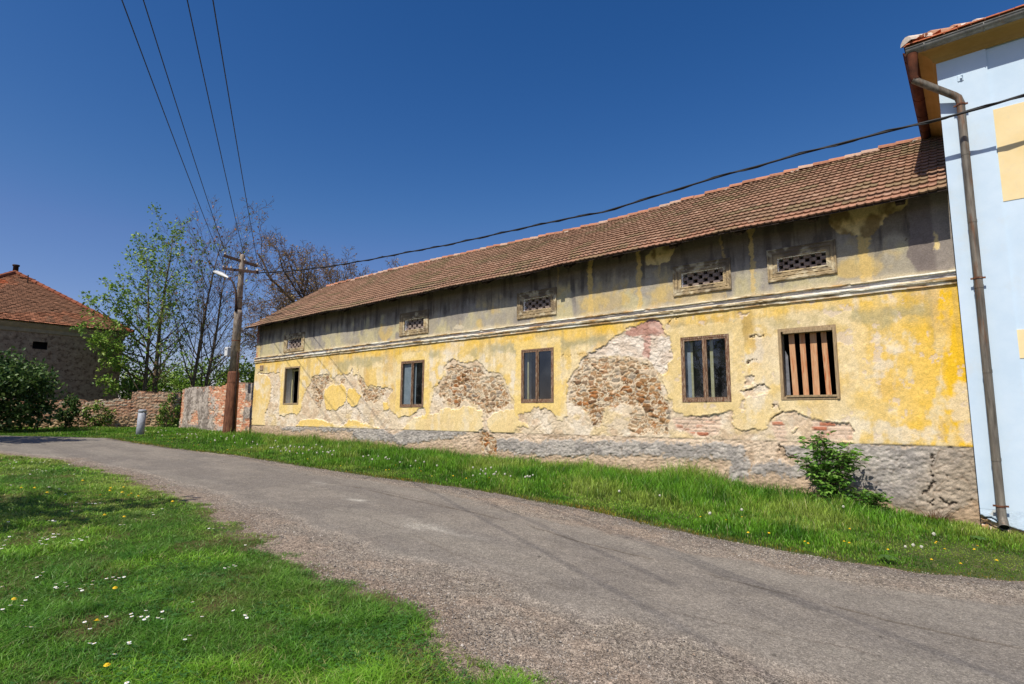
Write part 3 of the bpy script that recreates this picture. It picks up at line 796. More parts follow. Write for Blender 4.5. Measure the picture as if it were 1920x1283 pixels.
def frame_ring(mb, x0, x1, z0, z1, w, y0, y1, bt=None):
    bt = w if bt is None else bt
    mb.box(x0, x0 + w, y0, y1, z0, z1); mb.box(x1 - w, x1, y0, y1, z0, z1)
    mb.box(x0 + w, x1 - w, y0 + 0.002, y1 - 0.002, z0, z0 + bt); mb.box(x0 + w, x1 - w, y0 + 0.002, y1 - 0.002, z1 - w, z1)


def recess(r, name, parent, mat=M_REVEAL, depth=0.44, y0=D + 0.01):
    x0, x1, z0, z1 = r; m = MB(); y1 = D + depth
    m.add([(x0, y0, z0), (x0, y1, z0), (x0, y1, z1), (x0, y0, z1)], [(0, 1, 2, 3)])
    m.add([(x1, y0, z0), (x1, y1, z0), (x1, y1, z1), (x1, y0, z1)], [(3, 2, 1, 0)])
    m.add([(x0, y0, z0), (x1, y0, z0), (x1, y1, z0), (x0, y1, z0)], [(0, 1, 2, 3)])
    m.add([(x0, y0, z1), (x1, y0, z1), (x1, y1, z1), (x0, y1, z1)], [(3, 2, 1, 0)])
    return m.build(name, mat, parent)


def plane_xz(mb, x0, x1, z0, z1, y, dx=0.0):
    mb.add([(x0, y, z0), (x1, y + dx, z0), (x1, y + dx, z1), (x0, y, z1)], [(0, 1, 2, 3)])


for k, r in enumerate(WIN):
    x0, x1, z0, z1 = r
    m = MB()
    mat = M_WOODGREY if k in (0, 4) else M_WOODBROWN
    fw_ = 0.038 if k in (1, 2, 3) else 0.055
    frame_ring(m, x0 + 0.003, x1 - 0.003, z0 + 0.003, z1 - 0.003, fw_, D - 0.012, D + 0.07)
    if k == 4:      # protruding thin lintel and jamb battens
        m.box(x0 + 0.10, x1 - 0.06, D - 0.03, D - 0.013, z1 - 0.10, z1 - 0.045)
        m.box(x0 + 0.10, x1 - 0.03, D - 0.03, D - 0.013, z0 + 0.05, z0 + 0.085)
        m.box(x1 - 0.052, x1 - 0.012, D - 0.028, D - 0.013, z0 + 0.01, z1 - 0.04)
    w = m.build('window', mat, house)
    recess(r, 'reveal', w)
    if k in (1, 2, 3):
        xm = (x0 + x1) / 2
        for a, b in ((x0 + fw_, xm - 0.004), (xm + 0.004, x1 - fw_)):
            s = MB(); frame_ring(s, a + 0.002, b - 0.002, z0 + fw_ + 0.004, z1 - fw_ - 0.002, 0.040, D - 0.004, D + 0.036, 0.055)
            s.build('sash', M_WOODBROWN, w)
            s = MB(); plane_xz(s, a + 0.036, b - 0.036, z0 + fw_ + 0.05, z1 - fw_ - 0.036, D + 0.018, 0.004 * (1 if a < xm - 0.2 else -1))
            s.build('pane', M_GLASS, w)
        s = MB(); s.box(xm - 0.019, xm + 0.019, D - 0.03, D - 0.005, z0 + 0.02, z1 - fw_ - 0.01); s.build('mullion_cover', M_WOODBROWN, w)
        # inner casement set deeper in the wall
        s = MB(); yi = D + 0.20
        frame_ring(s, x0 + 0.005, x1 - 0.005, z0 + 0.005, z1 - 0.005, 0.05, yi, yi + 0.05)
        for bx_ in {1: (), 2: (991,), 3: (1298, 1336)}[k]:
            xb_ = float(at(bx_, 690, yi)[0]); s.box(xb_ - 0.032, xb_ + 0.032, yi - 0.03, yi - 0.002, z0 + 0.055, z1 - 0.055)
        s.build('inner_frame', M_CREAM, w)
        if k == 1:
            s = MB(); s.box(x0 + 0.01, xm + 0.09, D + 0.085, D + 0.095, z0 + 0.03, z1 - 0.05); s.build('blind', n_mat('dusty_blind', lin(146, 156, 156), lin(172, 180, 178), 5, 0.9, bump=0.1), w)
        if k == 2:
            s = MB(); s.box(x0 + 0.01, float(at(988, 690, D + 0.17)[0]), D + 0.165, D + 0.175, z0 + 0.02, z1 - 0.02); s.build('blind', n_mat('grey_blind', lin(150, 156, 158), lin(176, 182, 182), 5, 0.9, bump=0.1), w)
        if k == 3:
            s = MB(); s.box(x0 + 0.01, float(at(1296, 690, D + 0.17)[0]), D + 0.165, D + 0.175, z0 + 0.02, z1 - 0.02); s.build('blind', n_mat('grey_blind', lin(150, 156, 158), lin(176, 182, 182), 5, 0.9, bump=0.1), w)
    if k == 0:      # outer sashes gone: pale inner board on the left half, dark gap on the right
        s = MB(); yi = D + 0.30; xm = x0 + 0.03
        s.box(xm, xm + 0.06, yi, yi + 0.06, z0 + 0.03, z1 - 0.03)
        s.box(xm + 0.062, x1 - 0.03, yi, yi + 0.05, z1 - 0.14, z1 - 0.08)
        s.build('inner_frame', M_CREAM, w)
    if k == 4:
        for q, (u0, u1, tl) in enumerate(((0.175, 0.275, 0.012), (0.36, 0.455, 0.008), (0.535, 0.645, 0.0), (0.735, 0.825, 0.014))):
            s = MB(); a = x0 + u0 * (x1 - x0); b = x0 + u1 * (x1 - x0)
            zz0, zz1 = z0 + 0.075, z1 - 0.09; y = D + 0.115 + 0.004 * q
            s.add([(a + tl, y, zz0), (b + tl, y, zz0), (b + tl, y + 0.025, zz0), (a + tl, y + 0.025, zz0), (a - tl, y, zz1), (b - tl, y, zz1), (b - tl, y + 0.025, zz1), (a - tl, y + 0.025, zz1)],
                  [(0, 3, 2, 1), (4, 5, 6, 7), (0, 1, 5, 4), (1, 2, 6, 5), (2, 3, 7, 6), (3, 0, 4, 7)])
            s.build('board', M_BOARD, w)
        s = MB(); s.box(x0 + 0.05, x1 - 0.05, D + 0.10, D + 0.16, z1 - 0.098, z1 - 0.058); s.build('batten', M_WOODGREY, w)
        s = MB(); s.box(x0 + 0.05, x1 - 0.05, D + 0.10, D + 0.16, z0 + 0.058, z0 + 0.078); s.build('batten', M_WOODGREY, w)
        s = MB(); s.add([(x0 + 0.07, D + 0.15, z0 + 0.1), (x0 + 0.13, D + 0.17, z0 + 0.1), (x0 + 0.12, D + 0.17, z0 + 0.85), (x0 + 0.08, D + 0.15, z0 + 0.95)], [(0, 1, 2, 3)])
        s.build('torn_sheet', n_mat('pale_plastic_sheet', lin(96, 96, 98), lin(140, 140, 142), 5, 0.5, bump=0.3), w)

# ventilation openings: moulded surround > brick lattice
for k in range(5):
    ox0, ox1, oz0, oz1 = VENT_O[k]; ix0, ix1, iz0, iz1 = VENT_I[k]
    prof = [(0.0, 0.012), (0.0, -0.030), (0.12, -0.040), (0.18, -0.024), (0.42, -0.020), (0.50, -0.032), (0.58, -0.016), (0.80, -0.012), (0.86, -0.022), (1.0, -0.018), (1.0, 0.02)]
    path = []
    for (sx, sz) in ((0, 0), (1, 0), (1, 1), (0, 1), (0, 0)):
        ring = []
        for t, d in prof:
            xo, xi = (ox0, ix0) if sx == 0 else (ox1, ix1); zo, zi = (oz0, iz0) if sz == 0 else (oz1, iz1)
            ring.append((xo + (xi - xo) * t, D + d, zo + (zi - zo) * t))
        path.append(ring)
    # subdivide for colour variation
    fine = []
    for a, b in zip(path[:-1], path[1:]):
        L = max(np.linalg.norm(np.array(a[0]) - np.array(b[0])), 0.1); n = max(4, int(L / 0.04))
        for q in range(n):
            t = q / n; fine.append([tuple(np.array(p) * (1 - t) + np.array(pp) * t + np.array([0, 0.006 * random.uniform(-1, 1) * (0 < q), 0])) for p, pp in zip(a, b)])
    fine.append(path[-1])
    m = MB(); m.sweep(None, fine)
    V = np.array(m.v); nn = fbm(V[:, 0] * 6, V[:, 2] * 6 + V[:, 1] * 9, 4, 2); pid = np.arange(len(V)) % len(prof)
    zc = (V[:, 2] - oz0) / (oz1 - oz0)
    cc = mixc(np.broadcast_to(lin(186, 164, 124), (len(V), 3)).copy(), lin(132, 116, 92), sst(-0.1, 0.5, nn))
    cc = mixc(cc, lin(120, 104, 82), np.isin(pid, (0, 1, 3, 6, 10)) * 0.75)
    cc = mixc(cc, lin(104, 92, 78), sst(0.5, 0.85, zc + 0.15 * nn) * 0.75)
    cc = mixc(cc, lin(226, 214, 180), sst(0.2, 0.6, fbm(V[:, 0] * 9 + 3, V[:, 2] * 9, 3, 4)) * 0.5)
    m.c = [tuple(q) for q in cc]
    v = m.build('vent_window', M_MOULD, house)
    recess((ix0, ix1, iz0, iz1), 'reveal', v, M_MOULD)
    m = MB(); yb = D + 0.07
    pitch = 0.085 * 2; hz = (iz1 - iz0) / (4 if k else 4)
    nrow = 4; hb = (iz1 - iz0) / nrow; bw = hb * 1.5
    ncol = int((ix1 - ix0) / bw) + 1; bw = (ix1 - ix0) / ncol
    for rw in range(nrow):
        for cl in range(ncol):
            if (rw + cl) % 2 == 0:
                j = 0.006
                m.box(ix0 + cl * bw - 0.010 + random.uniform(-j, j), ix0 + (cl + 1) * bw + 0.010 + random.uniform(-j, j), yb + random.uniform(-j, j), yb + 0.12 + 0.001 * rw,
                      iz0 + rw * hb + 0.001, iz0 + (rw + 1) * hb - 0.003)
    m.build('brick_lattice', M_LATTICE, v)

# cornice between the storeys
prof = [(0.012, ZCT + 0.012), (-0.075, ZCT - 0.008), (-0.080, ZCT - 0.032), (-0.056, ZCT - 0.040), (-0.052, ZCT - 0.072), (-0.034, ZCT - 0.078), (-0.034, ZCT - 0.105), (-0.060, ZCT - 0.112),
        (-0.072, ZCT - 0.135), (-0.066, ZCT - 0.160), (-0.046, ZCT - 0.172), (-0.046, ZCT - 0.178), (-0.034, ZCT - 0.190), (-0.034, ZCB + 0.002), (0.012, ZCB)]
m = MB(); path = []
n = 900
for i in range(n + 1):
    x = XL - 0.02 + (XR - XL + 0.015) * i / n
    wob = 0.006 * float(fbm(np.array(x * 1.2), np.array(3.0), 3, 1))
    ring = []
    for q, (d, z) in enumerate(prof):
        nn = float(fbm(np.array(x * 7 + q * 3), np.array(q * 1.7), 3, 3))
        chip = 0.022 * max(0.0, nn - 0.42) if 0 < q < 13 else 0
        ring.append((x, D + d + chip + 0.002 * nn, z + wob + 0.003 * nn))
    path.append(ring)
m.sweep(None, path)
P = len(prof); V = np.array(m.v); q = np.arange(len(V)) % P
nn = fbm(V[:, 0] * 5, V[:, 2] * 40, 4, 2); n2 = fbm(V[:, 0] * 1.3, V[:, 2] * 12 + 7, 3, 5)
cc = mixc(np.broadcast_to(lin(218, 202, 166), (len(V), 3)).copy(), lin(142, 120, 84), sst(0.0, 0.4, nn))
cc = mixc(cc, lin(232, 226, 206), sst(0.0, 0.45, n2))
cc = mixc(cc, lin(196, 150, 84), sst(0.25, 0.5, fbm(V[:, 0] * 3.3, V[:, 2] * 25, 3, 7)) * 0.7)
gy = (q >= 4) & (q <= 6)
cc = np.where(gy[:, None], mixc(cc, lin(182, 182, 184), np.full(len(V), 0.75)), cc)
m.c = [tuple(z) for z in cc]
m.build('cornice', M_MOULD, house)

# small grey vent plate near the left corner
m = MB(); p = at(491, 690)
m.rbox(p[0] - 0.13, p[0] + 0.13, D - 0.03, D + 0.01, p[2] - 0.11, p[2] + 0.11, 0.012)
m.build('vent_plate', M_OLDWALL, house)

# ------------------------------------------------------------------ roof of the farmhouse
EY, EZ = 11.0, 5.255
RY, RZ = 14.75, 7.74
SL = math.hypot(RY - EY, RZ - EZ); TA = math.atan2(RZ - EZ, RY - EY)
NRM = np.array([0, -math.sin(TA), math.cos(TA)]); UPS = np.array([0, math.cos(TA), math.sin(TA)])
RXL, RXR = -23.80, -0.145


def sag(x, t):
    s = -0.17 * math.exp(-((x + 9.3) / 5.0) ** 2) * t ** 1.2
    s += 0.010 * math.sin(x * 1.7 + 1) * (1 - t) + 0.005 * math.sin(x * 3.1) + 0.010 * math.sin(x * 0.9 + 2 * t * 3)
    return s


def roofp(x, s, h=0.0):
    """s: distance up the slope, h: height above the deck"""
    t = s / SL
    p = np.array([x, EY, EZ]) + UPS * s + NRM * h
    p[2] += sag(x, t)
    return p


roof = MB()
ROWS = 17; EXP = SL / ROWS; TW = 0.125
ntx = int((RXR - RXL) / TW)
TWa = (RXR - RXL) / ntx
cols_roof = []
for r in range(ROWS):
    off = 0.0
    for cix in range(ntx):
        xa = RXL + cix * TWa; xb = xa + TWa - 0.004
        s0 = r * EXP - 0.02 + random.gauss(0, 0.0035); s1 = min((r + 1) * EXP + 0.05, SL - 0.01)
        lift = 0.046 + random.gauss(0, 0.002)
        tilt = random.gauss(0, 0.002); slip = 0.0
        if random.random() < 0.012: slip = random.uniform(0.01, 0.05); lift += 0.012
        s0 -= slip
        # cross profile with two ribs
        us = [0.0, 0.10, 0.24, 0.5, 0.78, 0.92, 1.0]
        hs = [0.012, 0.017, 0.004, 0.0, 0.002, 0.008, 0.0]
        skew = random.gauss(0, 0.004)
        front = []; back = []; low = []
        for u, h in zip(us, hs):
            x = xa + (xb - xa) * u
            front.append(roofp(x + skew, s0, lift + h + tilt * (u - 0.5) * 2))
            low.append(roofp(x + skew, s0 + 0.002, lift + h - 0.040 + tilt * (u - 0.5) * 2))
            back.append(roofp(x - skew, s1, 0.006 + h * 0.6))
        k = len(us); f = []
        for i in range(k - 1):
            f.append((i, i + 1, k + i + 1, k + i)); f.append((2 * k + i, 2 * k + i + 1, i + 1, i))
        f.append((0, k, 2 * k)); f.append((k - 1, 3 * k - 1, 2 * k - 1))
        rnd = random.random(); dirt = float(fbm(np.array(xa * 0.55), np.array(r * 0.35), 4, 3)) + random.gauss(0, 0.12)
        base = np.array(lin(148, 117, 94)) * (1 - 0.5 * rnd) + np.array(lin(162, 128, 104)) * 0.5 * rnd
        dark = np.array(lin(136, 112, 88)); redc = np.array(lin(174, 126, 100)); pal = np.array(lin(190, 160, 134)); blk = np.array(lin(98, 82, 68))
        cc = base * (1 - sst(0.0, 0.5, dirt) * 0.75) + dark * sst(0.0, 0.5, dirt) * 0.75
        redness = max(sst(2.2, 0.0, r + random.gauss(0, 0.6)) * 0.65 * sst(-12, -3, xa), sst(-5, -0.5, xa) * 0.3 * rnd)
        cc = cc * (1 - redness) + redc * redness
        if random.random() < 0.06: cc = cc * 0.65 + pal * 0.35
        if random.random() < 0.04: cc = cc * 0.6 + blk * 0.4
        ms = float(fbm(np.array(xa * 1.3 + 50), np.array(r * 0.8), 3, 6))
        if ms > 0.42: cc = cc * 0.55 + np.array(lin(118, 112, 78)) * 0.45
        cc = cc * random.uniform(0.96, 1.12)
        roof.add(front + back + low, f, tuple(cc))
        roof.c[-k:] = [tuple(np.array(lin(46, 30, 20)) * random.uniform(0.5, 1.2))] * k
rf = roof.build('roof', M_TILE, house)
# ridge caps, some shifted and mortared
m = MB(); x = RXL + 0.02
while x < RXR - 0.1:
    L = 0.36; n = 7; a = []; b = []
    dz = random.gauss(0, 0.010); dy = random.gauss(0, 0.01)
    for i in range(n):
        ang = math.pi * i / (n - 1)
        ra, rb_ = 0.115, 0.10
        zt = RZ + 0.03
        a.append((x, RY + 0.02 - ra * math.cos(ang) + dy, zt + sag(x, 1) - 0.035 + ra * math.sin(ang) * 0.95 + dz + 0.012))
        b.append((x + L, RY + 0.02 - rb_ * math.cos(ang) + dy, zt + sag(x + L, 1) - 0.035 + rb_ * math.sin(ang) * 0.95 + dz - 0.004))
    c0 = np.array(lin(176, 124, 96)) * random.uniform(0.75, 1.1)
    if random.random() < 0.35: c0 = c0 * 0.5 + np.array(lin(196, 178, 156)) * 0.5
    m.add(a + b, [(i, i + 1, n + i + 1, n + i) for i in range(n - 1)] + [tuple(range(n))], tuple(c0))
    x += L * 0.93
m.build('ridge_cap', M_TILE, rf)
# pale mortar bedding under the ridge, broken
m = MB()
for i in range(160):
    x = RXL + (RXR - RXL) * random.random()
    if random.random() < 0.45 + 0.4 * math.exp(-((x + 11) / 4) ** 2):
        s0 = SL - random.uniform(0.06, 0.13)
        p = roofp(x, s0, 0.05); r_ = random.uniform(0.02, 0.05)
        vs = [p + np.array([random.uniform(-1, 1) * r_ * 2, random.uniform(-0.6, 0.6) * r_, random.uniform(-0.5, 0.5) * r_]) for _ in range(6)]
        m.add(vs, [(0, 1, 2), (0, 2, 3), (0, 3, 4), (0, 4, 5), (1, 2, 3), (3, 4, 5), (1, 3, 5)], tuple(lin(204, 190, 170)))
tag(m.build('ridge_mortar', M_TILE, rf), kind='stuff')
# back slope, deck and sawn tails
m = MB(); path = []
for i in range(60):
    x = RXL + (RXR - RXL) * i / 59
    path.append([roofp(x, 0.0, -0.005), roofp(x, SL * 0.5, -0.005), roofp(x, SL - 0.01, -0.005), np.array([x, 2 * RY - EY, EZ + sag(x, 0)])])
m.sweep(None, path); m.build('roof_deck', M_BEAM, rf)
m = MB(); path = []
for i in range(60):
    x = RXL + (RXR - RXL) * i / 59
    path.append([roofp(x, 0.0, 0.0) + np.array([0, -0.006, 0.018]), roofp(x, 0.0, 0.0) + np.array([0, -0.006, -0.022]), roofp(x, 0.03, -0.03)])
m.sweep(None, path); m.build('eave_batten', M_BEAM, rf)
xt = -0.78
while xt > RXL + 0.2:
    m = MB(); w = 0.065
    pr_ = []
    for s, h in ((0.10, -0.012), (0.05, -0.075), (0.10, -0.135), (1.0, -0.15), (1.0, -0.012)):
        p = roofp(xt, s, h); pr_.append(p)
    k = len(pr_)
    v = [p + np.array([-w, 0, 0]) for p in pr_] + [p + np.array([w, 0, 0]) for p in pr_]
    m.add(v, [tuple(range(k)), tuple(reversed(range(k, 2 * k)))] + [(i, (i + 1) % k, k + (i + 1) % k, k + i) for i in range(k)])
    m.build('rafter_tail', M_BEAM, house)
    xt -= 1.34 + random.uniform(-0.05, 0.05)
# verge board on the left gable
m = MB()
a = [roofp(RXL - 0.02, s, 0.03) for s in np.linspace(-0.02, SL, 12)]; b = [roofp(RXL - 0.02, s, -0.11) for s in np.linspace(-0.02, SL, 12)]
m.sweep(None, [[p, q, q + np.array([0.03, 0, 0]), p + np.array([0.03, 0, 0])] for p, q in zip(a, b)], True)
m.build('verge_board', M_BEAM, house)

# ================================================================== BLUE HOUSE
YB = 11.17
XB = float(at(1838, 960, YB)[0])
blue = empty('blue_house', (2.5, YB, 0.0), 'pale blue rendered house with cream panels and ochre eaves at the right edge', 'house')
ZE = 7.50; XW2 = 9.0; YW2 = 20.0
xp = float(at(1868, 277, YB)[0])           # end of the corner lesene
zb = 0.30
mb = MB()
mb.add([(xp, YB + 0.03, zb), (XW2, YB + 0.03, zb), (XW2, YB + 0.03, ZE + 0.2), (xp, YB + 0.03, ZE + 0.2)], [(0, 1, 2, 3)])
mb.add([(XB, YB + 0.35, zb), (XB, YW2, zb), (XB, YW2, ZE + 0.2), (XB, YB + 0.35, ZE + 0.2)], [(0, 3, 2, 1)])
mb.add([(XW2, YB, -0.6), (XW2, YW2, -0.6), (XW2, YW2, ZE), (XW2, YB, ZE)], [(0, 1, 2, 3)])
mb.build('wall', M_BLUE, blue)
mb = MB()
mb.add([(XB, YB, zb), (xp, YB, zb), (xp, YB + 0.03, zb), (xp, YB + 0.03, ZE + 0.2), (xp, YB, ZE + 0.2), (XB, YB, ZE + 0.2), (XB, YB + 0.35, zb), (XB, YB + 0.35, ZE + 0.2)],
       [(0, 1, 4, 5), (1, 2, 3, 4), (0, 5, 7, 6)])
mb.build('corner_pilaster', M_BLUE, blue)
# crumbling foot of the blue wall: blue skin broken away over stone
def blue_base():
    xs = np.arange(XB, 2.2, 0.011); zs = np.arange(-0.6, zb + 0.001, 0.011); zs[-1] = zb
    X, Z = np.meshgrid(xs, zs, indexing='ij')
    n1 = fbm(X * 3, Z * 3, 4, 1); n2 = fbm(X * 16, Z * 16, 3, 2)
    edge = 0.09 + 0.12 * sst(0.25, -0.1, X - XB) - 0.05 * sst(0.2, 0.6, X - XB) + 0.05 * n1 + 0.012 * n2
    low = sst(0.006, -0.006, Z - edge)
    f1, f2, r1, r2 = cell(X / 0.22 + 0.2 * n1, Z / 0.12 + 0.2 * n2, 1)
    c = np.broadcast_to(np.array([0.58, 0.70, 0.79]), X.shape + (3,)).copy()
    c = mixc(c, lin(196, 190, 176), sst(0.3, 0.6, fbm(X * 4 + 5, Z * 4, 4, 5)) * 0.8)
    st = mixc(np.broadcast_to(lin(206, 178, 142), X.shape + (3,)).copy(), lin(168, 132, 92), sst(0.3, 0.8, r1))
    st = mixc(st, lin(222, 208, 188), sst(0.2, 0.05, f2 - f1))
    c = c * (1 - low[..., None]) + st * low[..., None]
    c *= (1 + 0.08 * n2)[..., None]
    dep = low * (0.035 + 0.05 * sst(0.25, 0.0, f2 - f1) + 0.012 * n2) + 0.002 * n1
    cr = [((0.03, 0.16), (0.12, 0.17), (0.2, 0.12), (0.30, 0.06)), ((0.02, 0.09), (0.12, 0.06), (0.2, 0.01), (0.3, -0.03))]
    for pl in cr:
        d = np.full(X.shape, 9.0)
        for (ax, az), (bx, bz) in zip(pl[:-1], pl[1:]):
            ax += XB; bx += XB; ex, ez = bx - ax, bz - az
            t = np.clip(((X - ax) * ex + (Z - az) * ez) / (ex * ex + ez * ez), 0, 1)
            d = np.minimum(d, np.hypot(X - ax - t * ex, Z - az - t * ez + 0.012 * n2))
        m = 1 - sst(0.004, 0.016, d); dep += 0.04 * m; c = mixc(c, lin(60, 50, 40), m * 0.8)
    co = np.stack([X, YB + 0.002 + np.where(X > xp, 0.03, 0) * (1 - low) + dep, Z], -1).reshape(-1, 3)
    nx, nz = X.shape; i, j = np.meshgrid(np.arange(nx - 1), np.arange(nz - 1), indexing='ij'); a = (i * nz + j).ravel()
    fast_mesh('crumbling_base', co, np.stack([a, a + nz, a + nz + 1, a + 1], -1), 4, M_BLUEBASE, blue, c.reshape(-1, 3))


blue_base()
mb = MB(); mb.add([(2.2, YB + 0.03, -0.7), (XW2, YB + 0.03, -0.7), (XW2, YB + 0.03, zb), (2.2, YB + 0.03, zb)], [(0, 1, 2, 3)]); mb.build('base_wall', M_BLUE, blue)
# cream panels in the field
pz0 = at(1882, 377, YB)[2]; pz1 = at(1866, 204, YB)[2]
mb = MB(); xq = xp + 0.012; mb.box(xq, xq + 1.5, YB + 0.022, YB + 0.05, pz0, pz1); mb.build('cream_panel', M_PANEL, blue)
q0 = at(1909, 672, YB); q1 = at(1909, 618, YB)
mb = MB(); mb.box(q0[0], q0[0] + 1.1, YB + 0.022, YB + 0.05, q0[2], q1[2]); mb.build('cream_panel', M_PANEL, blue)
# ochre cove cornice running round the corner
GE = at(1703, 104, 10.83); XE = float(GE[0]); YE = 10.83; ZG = float(GE[2])
prof = [(0.0, ZE - 0.02), (0.03, ZE), (0.05, ZE + 0.05), (0.10, ZE + 0.10), (0.17, ZE + 0.14), (0.24, ZE + 0.155), (0.24, ZE + 0.185), (0.30, ZE + 0.19)]
path = []
ox = XB - XE; oy = YB - YE
path.append([(XB - d * ox / 0.33, YW2, z) for d, z in prof])
path.append([(XB - d * ox / 0.33, YB - d * oy / 0.33, z) for d, z in prof])
path.append([(XW2, YB - d * oy / 0.33, z) for d, z in prof])
mb = MB(); mb.sweep(None, path); mb.build('cornice', M_OCHRE, blue)
# roof planes with tile courses
TP = 0.46; Z0 = ZE + 0.27
mb = MB()
M_BT = M_TILE
xc, yc = XE - 0.02, YE - 0.02
rows = 20; ex = 0.22
for r in range(rows):
    d0 = r * ex - (0.03 if r == 0 else 0.0); d1 = (r + 1) * ex + 0.03
    # front slope
    x = xc + max(d0, 0) ; 
    while x < XW2:
        w = 0.17; zz0 = Z0 + d0 * TP + 0.028 + random.gauss(0, 0.003); zz1 = Z0 + d1 * TP
        cc = np.array(lin(190, 112, 78)) * random.uniform(0.7, 1.1)
        if random.random() < 0.25: cc = cc * 0.5 + np.array(lin(150, 120, 92)) * 0.5
        mb.add([(x, yc + d0, zz0), (x + w - 0.006, yc + d0, zz0), (x + w - 0.006, yc + d1, zz1), (x, yc + d1, zz1), (x, yc + d0, zz0 - 0.02), (x + w - 0.006, yc + d0, zz0 - 0.02)], [(0, 1, 2, 3), (4, 5, 1, 0), (0, 3, 4), (1, 5, 2)], tuple(cc))
        x += w
    y = yc + max(d0, 0)
    while y < YW2:
        w = 0.17; zz0 = Z0 + d0 * TP + 0.028 + random.gauss(0, 0.003); zz1 = Z0 + d1 * TP
        cc = np.array(lin(170, 104, 76)) * random.uniform(0.7, 1.1)
        mb.add([(xc + d0, y + w - 0.006, zz0), (xc + d0, y, zz0), (xc + d1, y, zz1), (xc + d1, y + w - 0.006, zz1), (xc + d0, y + w - 0.006, zz0 - 0.02), (xc + d0, y, zz0 - 0.02)], [(0, 1, 2, 3), (4, 5, 1, 0), (0, 3, 4), (1, 5, 2)], tuple(cc))
        y += w
broof = mb.build('roof', M_TILE, blue)
mb = MB(); n = 12
for k in range(14):       # hip tiles bedded in whitish mortar
    d0 = k * 0.30; d1 = d0 + 0.34; a = []; b = []
    for i in range(7):
        an = math.pi * i / 6; r_ = 0.10
        for lst, d, rr_, ad in ((a, d0, 0.115, 0.02), (b, d1, 0.095, 0.0)):
            lst.append((xc + d + rr_ * math.cos(an) * 0.7, yc + d - rr_ * math.cos(an) * 0.7, Z0 + d * TP + 0.02 + ad + rr_ * math.sin(an)))
    cc = np.array(lin(196, 150, 120)) * random.uniform(0.8, 1.05)
    if random.random() < 0.4: cc = np.array(lin(212, 196, 178))
    mb.add(a + b, [(i, i + 1, 7 + i + 1, 7 + i) for i in range(6)] + [tuple(range(7))], tuple(cc))
mb.build('hip_cap', M_TILE, broof)
mb = MB()
for k in range(60):
    d = random.uniform(0.1, 3.5); sg = random.choice((-1, 1))
    p = np.array([xc + d + sg * 0.10, yc + d - sg * 0.10, Z0 + d * TP + 0.05]); r_ = random.uniform(0.03, 0.06)
    vs = [p + np.array([random.uniform(-1, 1) * r_, random.uniform(-1, 1) * r_, random.uniform(-0.5, 0.7) * r_]) for _ in range(6)]
    mb.add(vs, [(0, 1, 2), (0, 2, 3), (0, 3, 4), (0, 4, 5), (1, 2, 3), (3, 4, 5), (1, 3, 5)], tuple(lin(214, 200, 184)))
tag(mb.build('hip_mortar', M_TILE, broof), kind='stuff')
# soffit between cornice and gutter
mb = MB(); mb.add([(xc, yc, Z0 - 0.015), (XW2, yc, Z0 - 0.015), (XW2, YB, Z0 - 0.015), (XB, YB, Z0 - 0.015), (XB, YW2, Z0 - 0.015), (xc, YW2, Z0 - 0.015)], [(0, 1, 2, 3), (0, 3, 4, 5)]); mb.build('soffit', M_OCHRE, blue)
# half-round gutters
def gutter(name, p0, p1, out, mat, r=0.075):
    m = MB(); p0 = np.array(p0); p1 = np.array(p1); out = np.array(out, float); path = []
    n = 16
    for i in range(n + 1):
        p = p0 + (p1 - p0) * i / n; ring = []
        for k in range(11):
            a = math.pi * k / 10
            ring.append(p + out * r * math.cos(a) + np.array([0, 0, -r * math.sin(a)]))
        path.append(ring)
    m.sweep(None, path)
    c = np.cross(p1 - p0, out)
    m.add(list(path[0]), [tuple(range(11))])
    m.tube([p0 + out * r, p1 + out * r], 0.012, 6)
    L = np.linalg.norm(p1 - p0); k = 0.25
    while k < L:
        p = p0 + (p1 - p0) * k / L; m.tube([p + out * (r + 0.004) * math.cos(a) + np.array([0, 0, -(r + 0.006) * math.sin(a)]) for a in np.linspace(0, math.pi, 9)], 0.007, 5); k += 0.75
    return m.build(name, mat, blue, True)


gr_ = 0.085
gutter('gutter', (XE - 0.03, YE + gr_ - 0.04, ZG + gr_ + 0.02), (XW2, YE + gr_ - 0.04, ZG + gr_ + 0.06), (0, -1, 0), M_ZINC, gr_)
gutter('side_gutter', (XE + 0.03, YE + 0.05, ZG + gr_), (XE + 0.03, YW2, ZG + gr_ + 0.05), (-1, 0, 0), M_RUSTDARK, 0.095)
# downpipe from the gutter corner to the grass
PY = YB - 0.10
pt = at(1798, 183, PY); pb_ = at(1879.5, 978, PY)
g0 = at(1712, 150, YE + 0.05)
r_ = 0.056
mb = MB()
pts = [g0, g0 + (pt - g0) * 0.08, g0 + (pt - g0) * 0.90, pt + np.array([-0.01, 0, 0.0]), pt + np.array([0.012, 0, -0.09])]
pz = np.linspace(0, 1, 14)[1:]
pts2 = [pts[-1] + (pb_ - pts[-1]) * t for t in pz]
mb.tube(pts + pts2[:-1], r_, 14, cap=False)
for t in (0.13, 0.30, 0.46, 0.66, 0.86):
    p = pts[-1] + (pb_ - pts[-1]) * t; q = p + np.array([0, 0, -0.05]); mb.tube([p, q], r_ + 0.004, 14, cap=False)
tip = [pts2[-2], pts2[-1] + np.array([0, 0, 0.08]), pts2[-1] + np.array([0.01, -0.03, 0.0]), pts2[-1] + np.array([0.015, -0.10, -0.07])]
mb.tube(tip, [r_ + 0.001, r_ + 0.002, r_ + 0.004, r_ + 0.006], 14, cap=False)
dp = mb.build('downpipe', M_PIPE, blue, True)
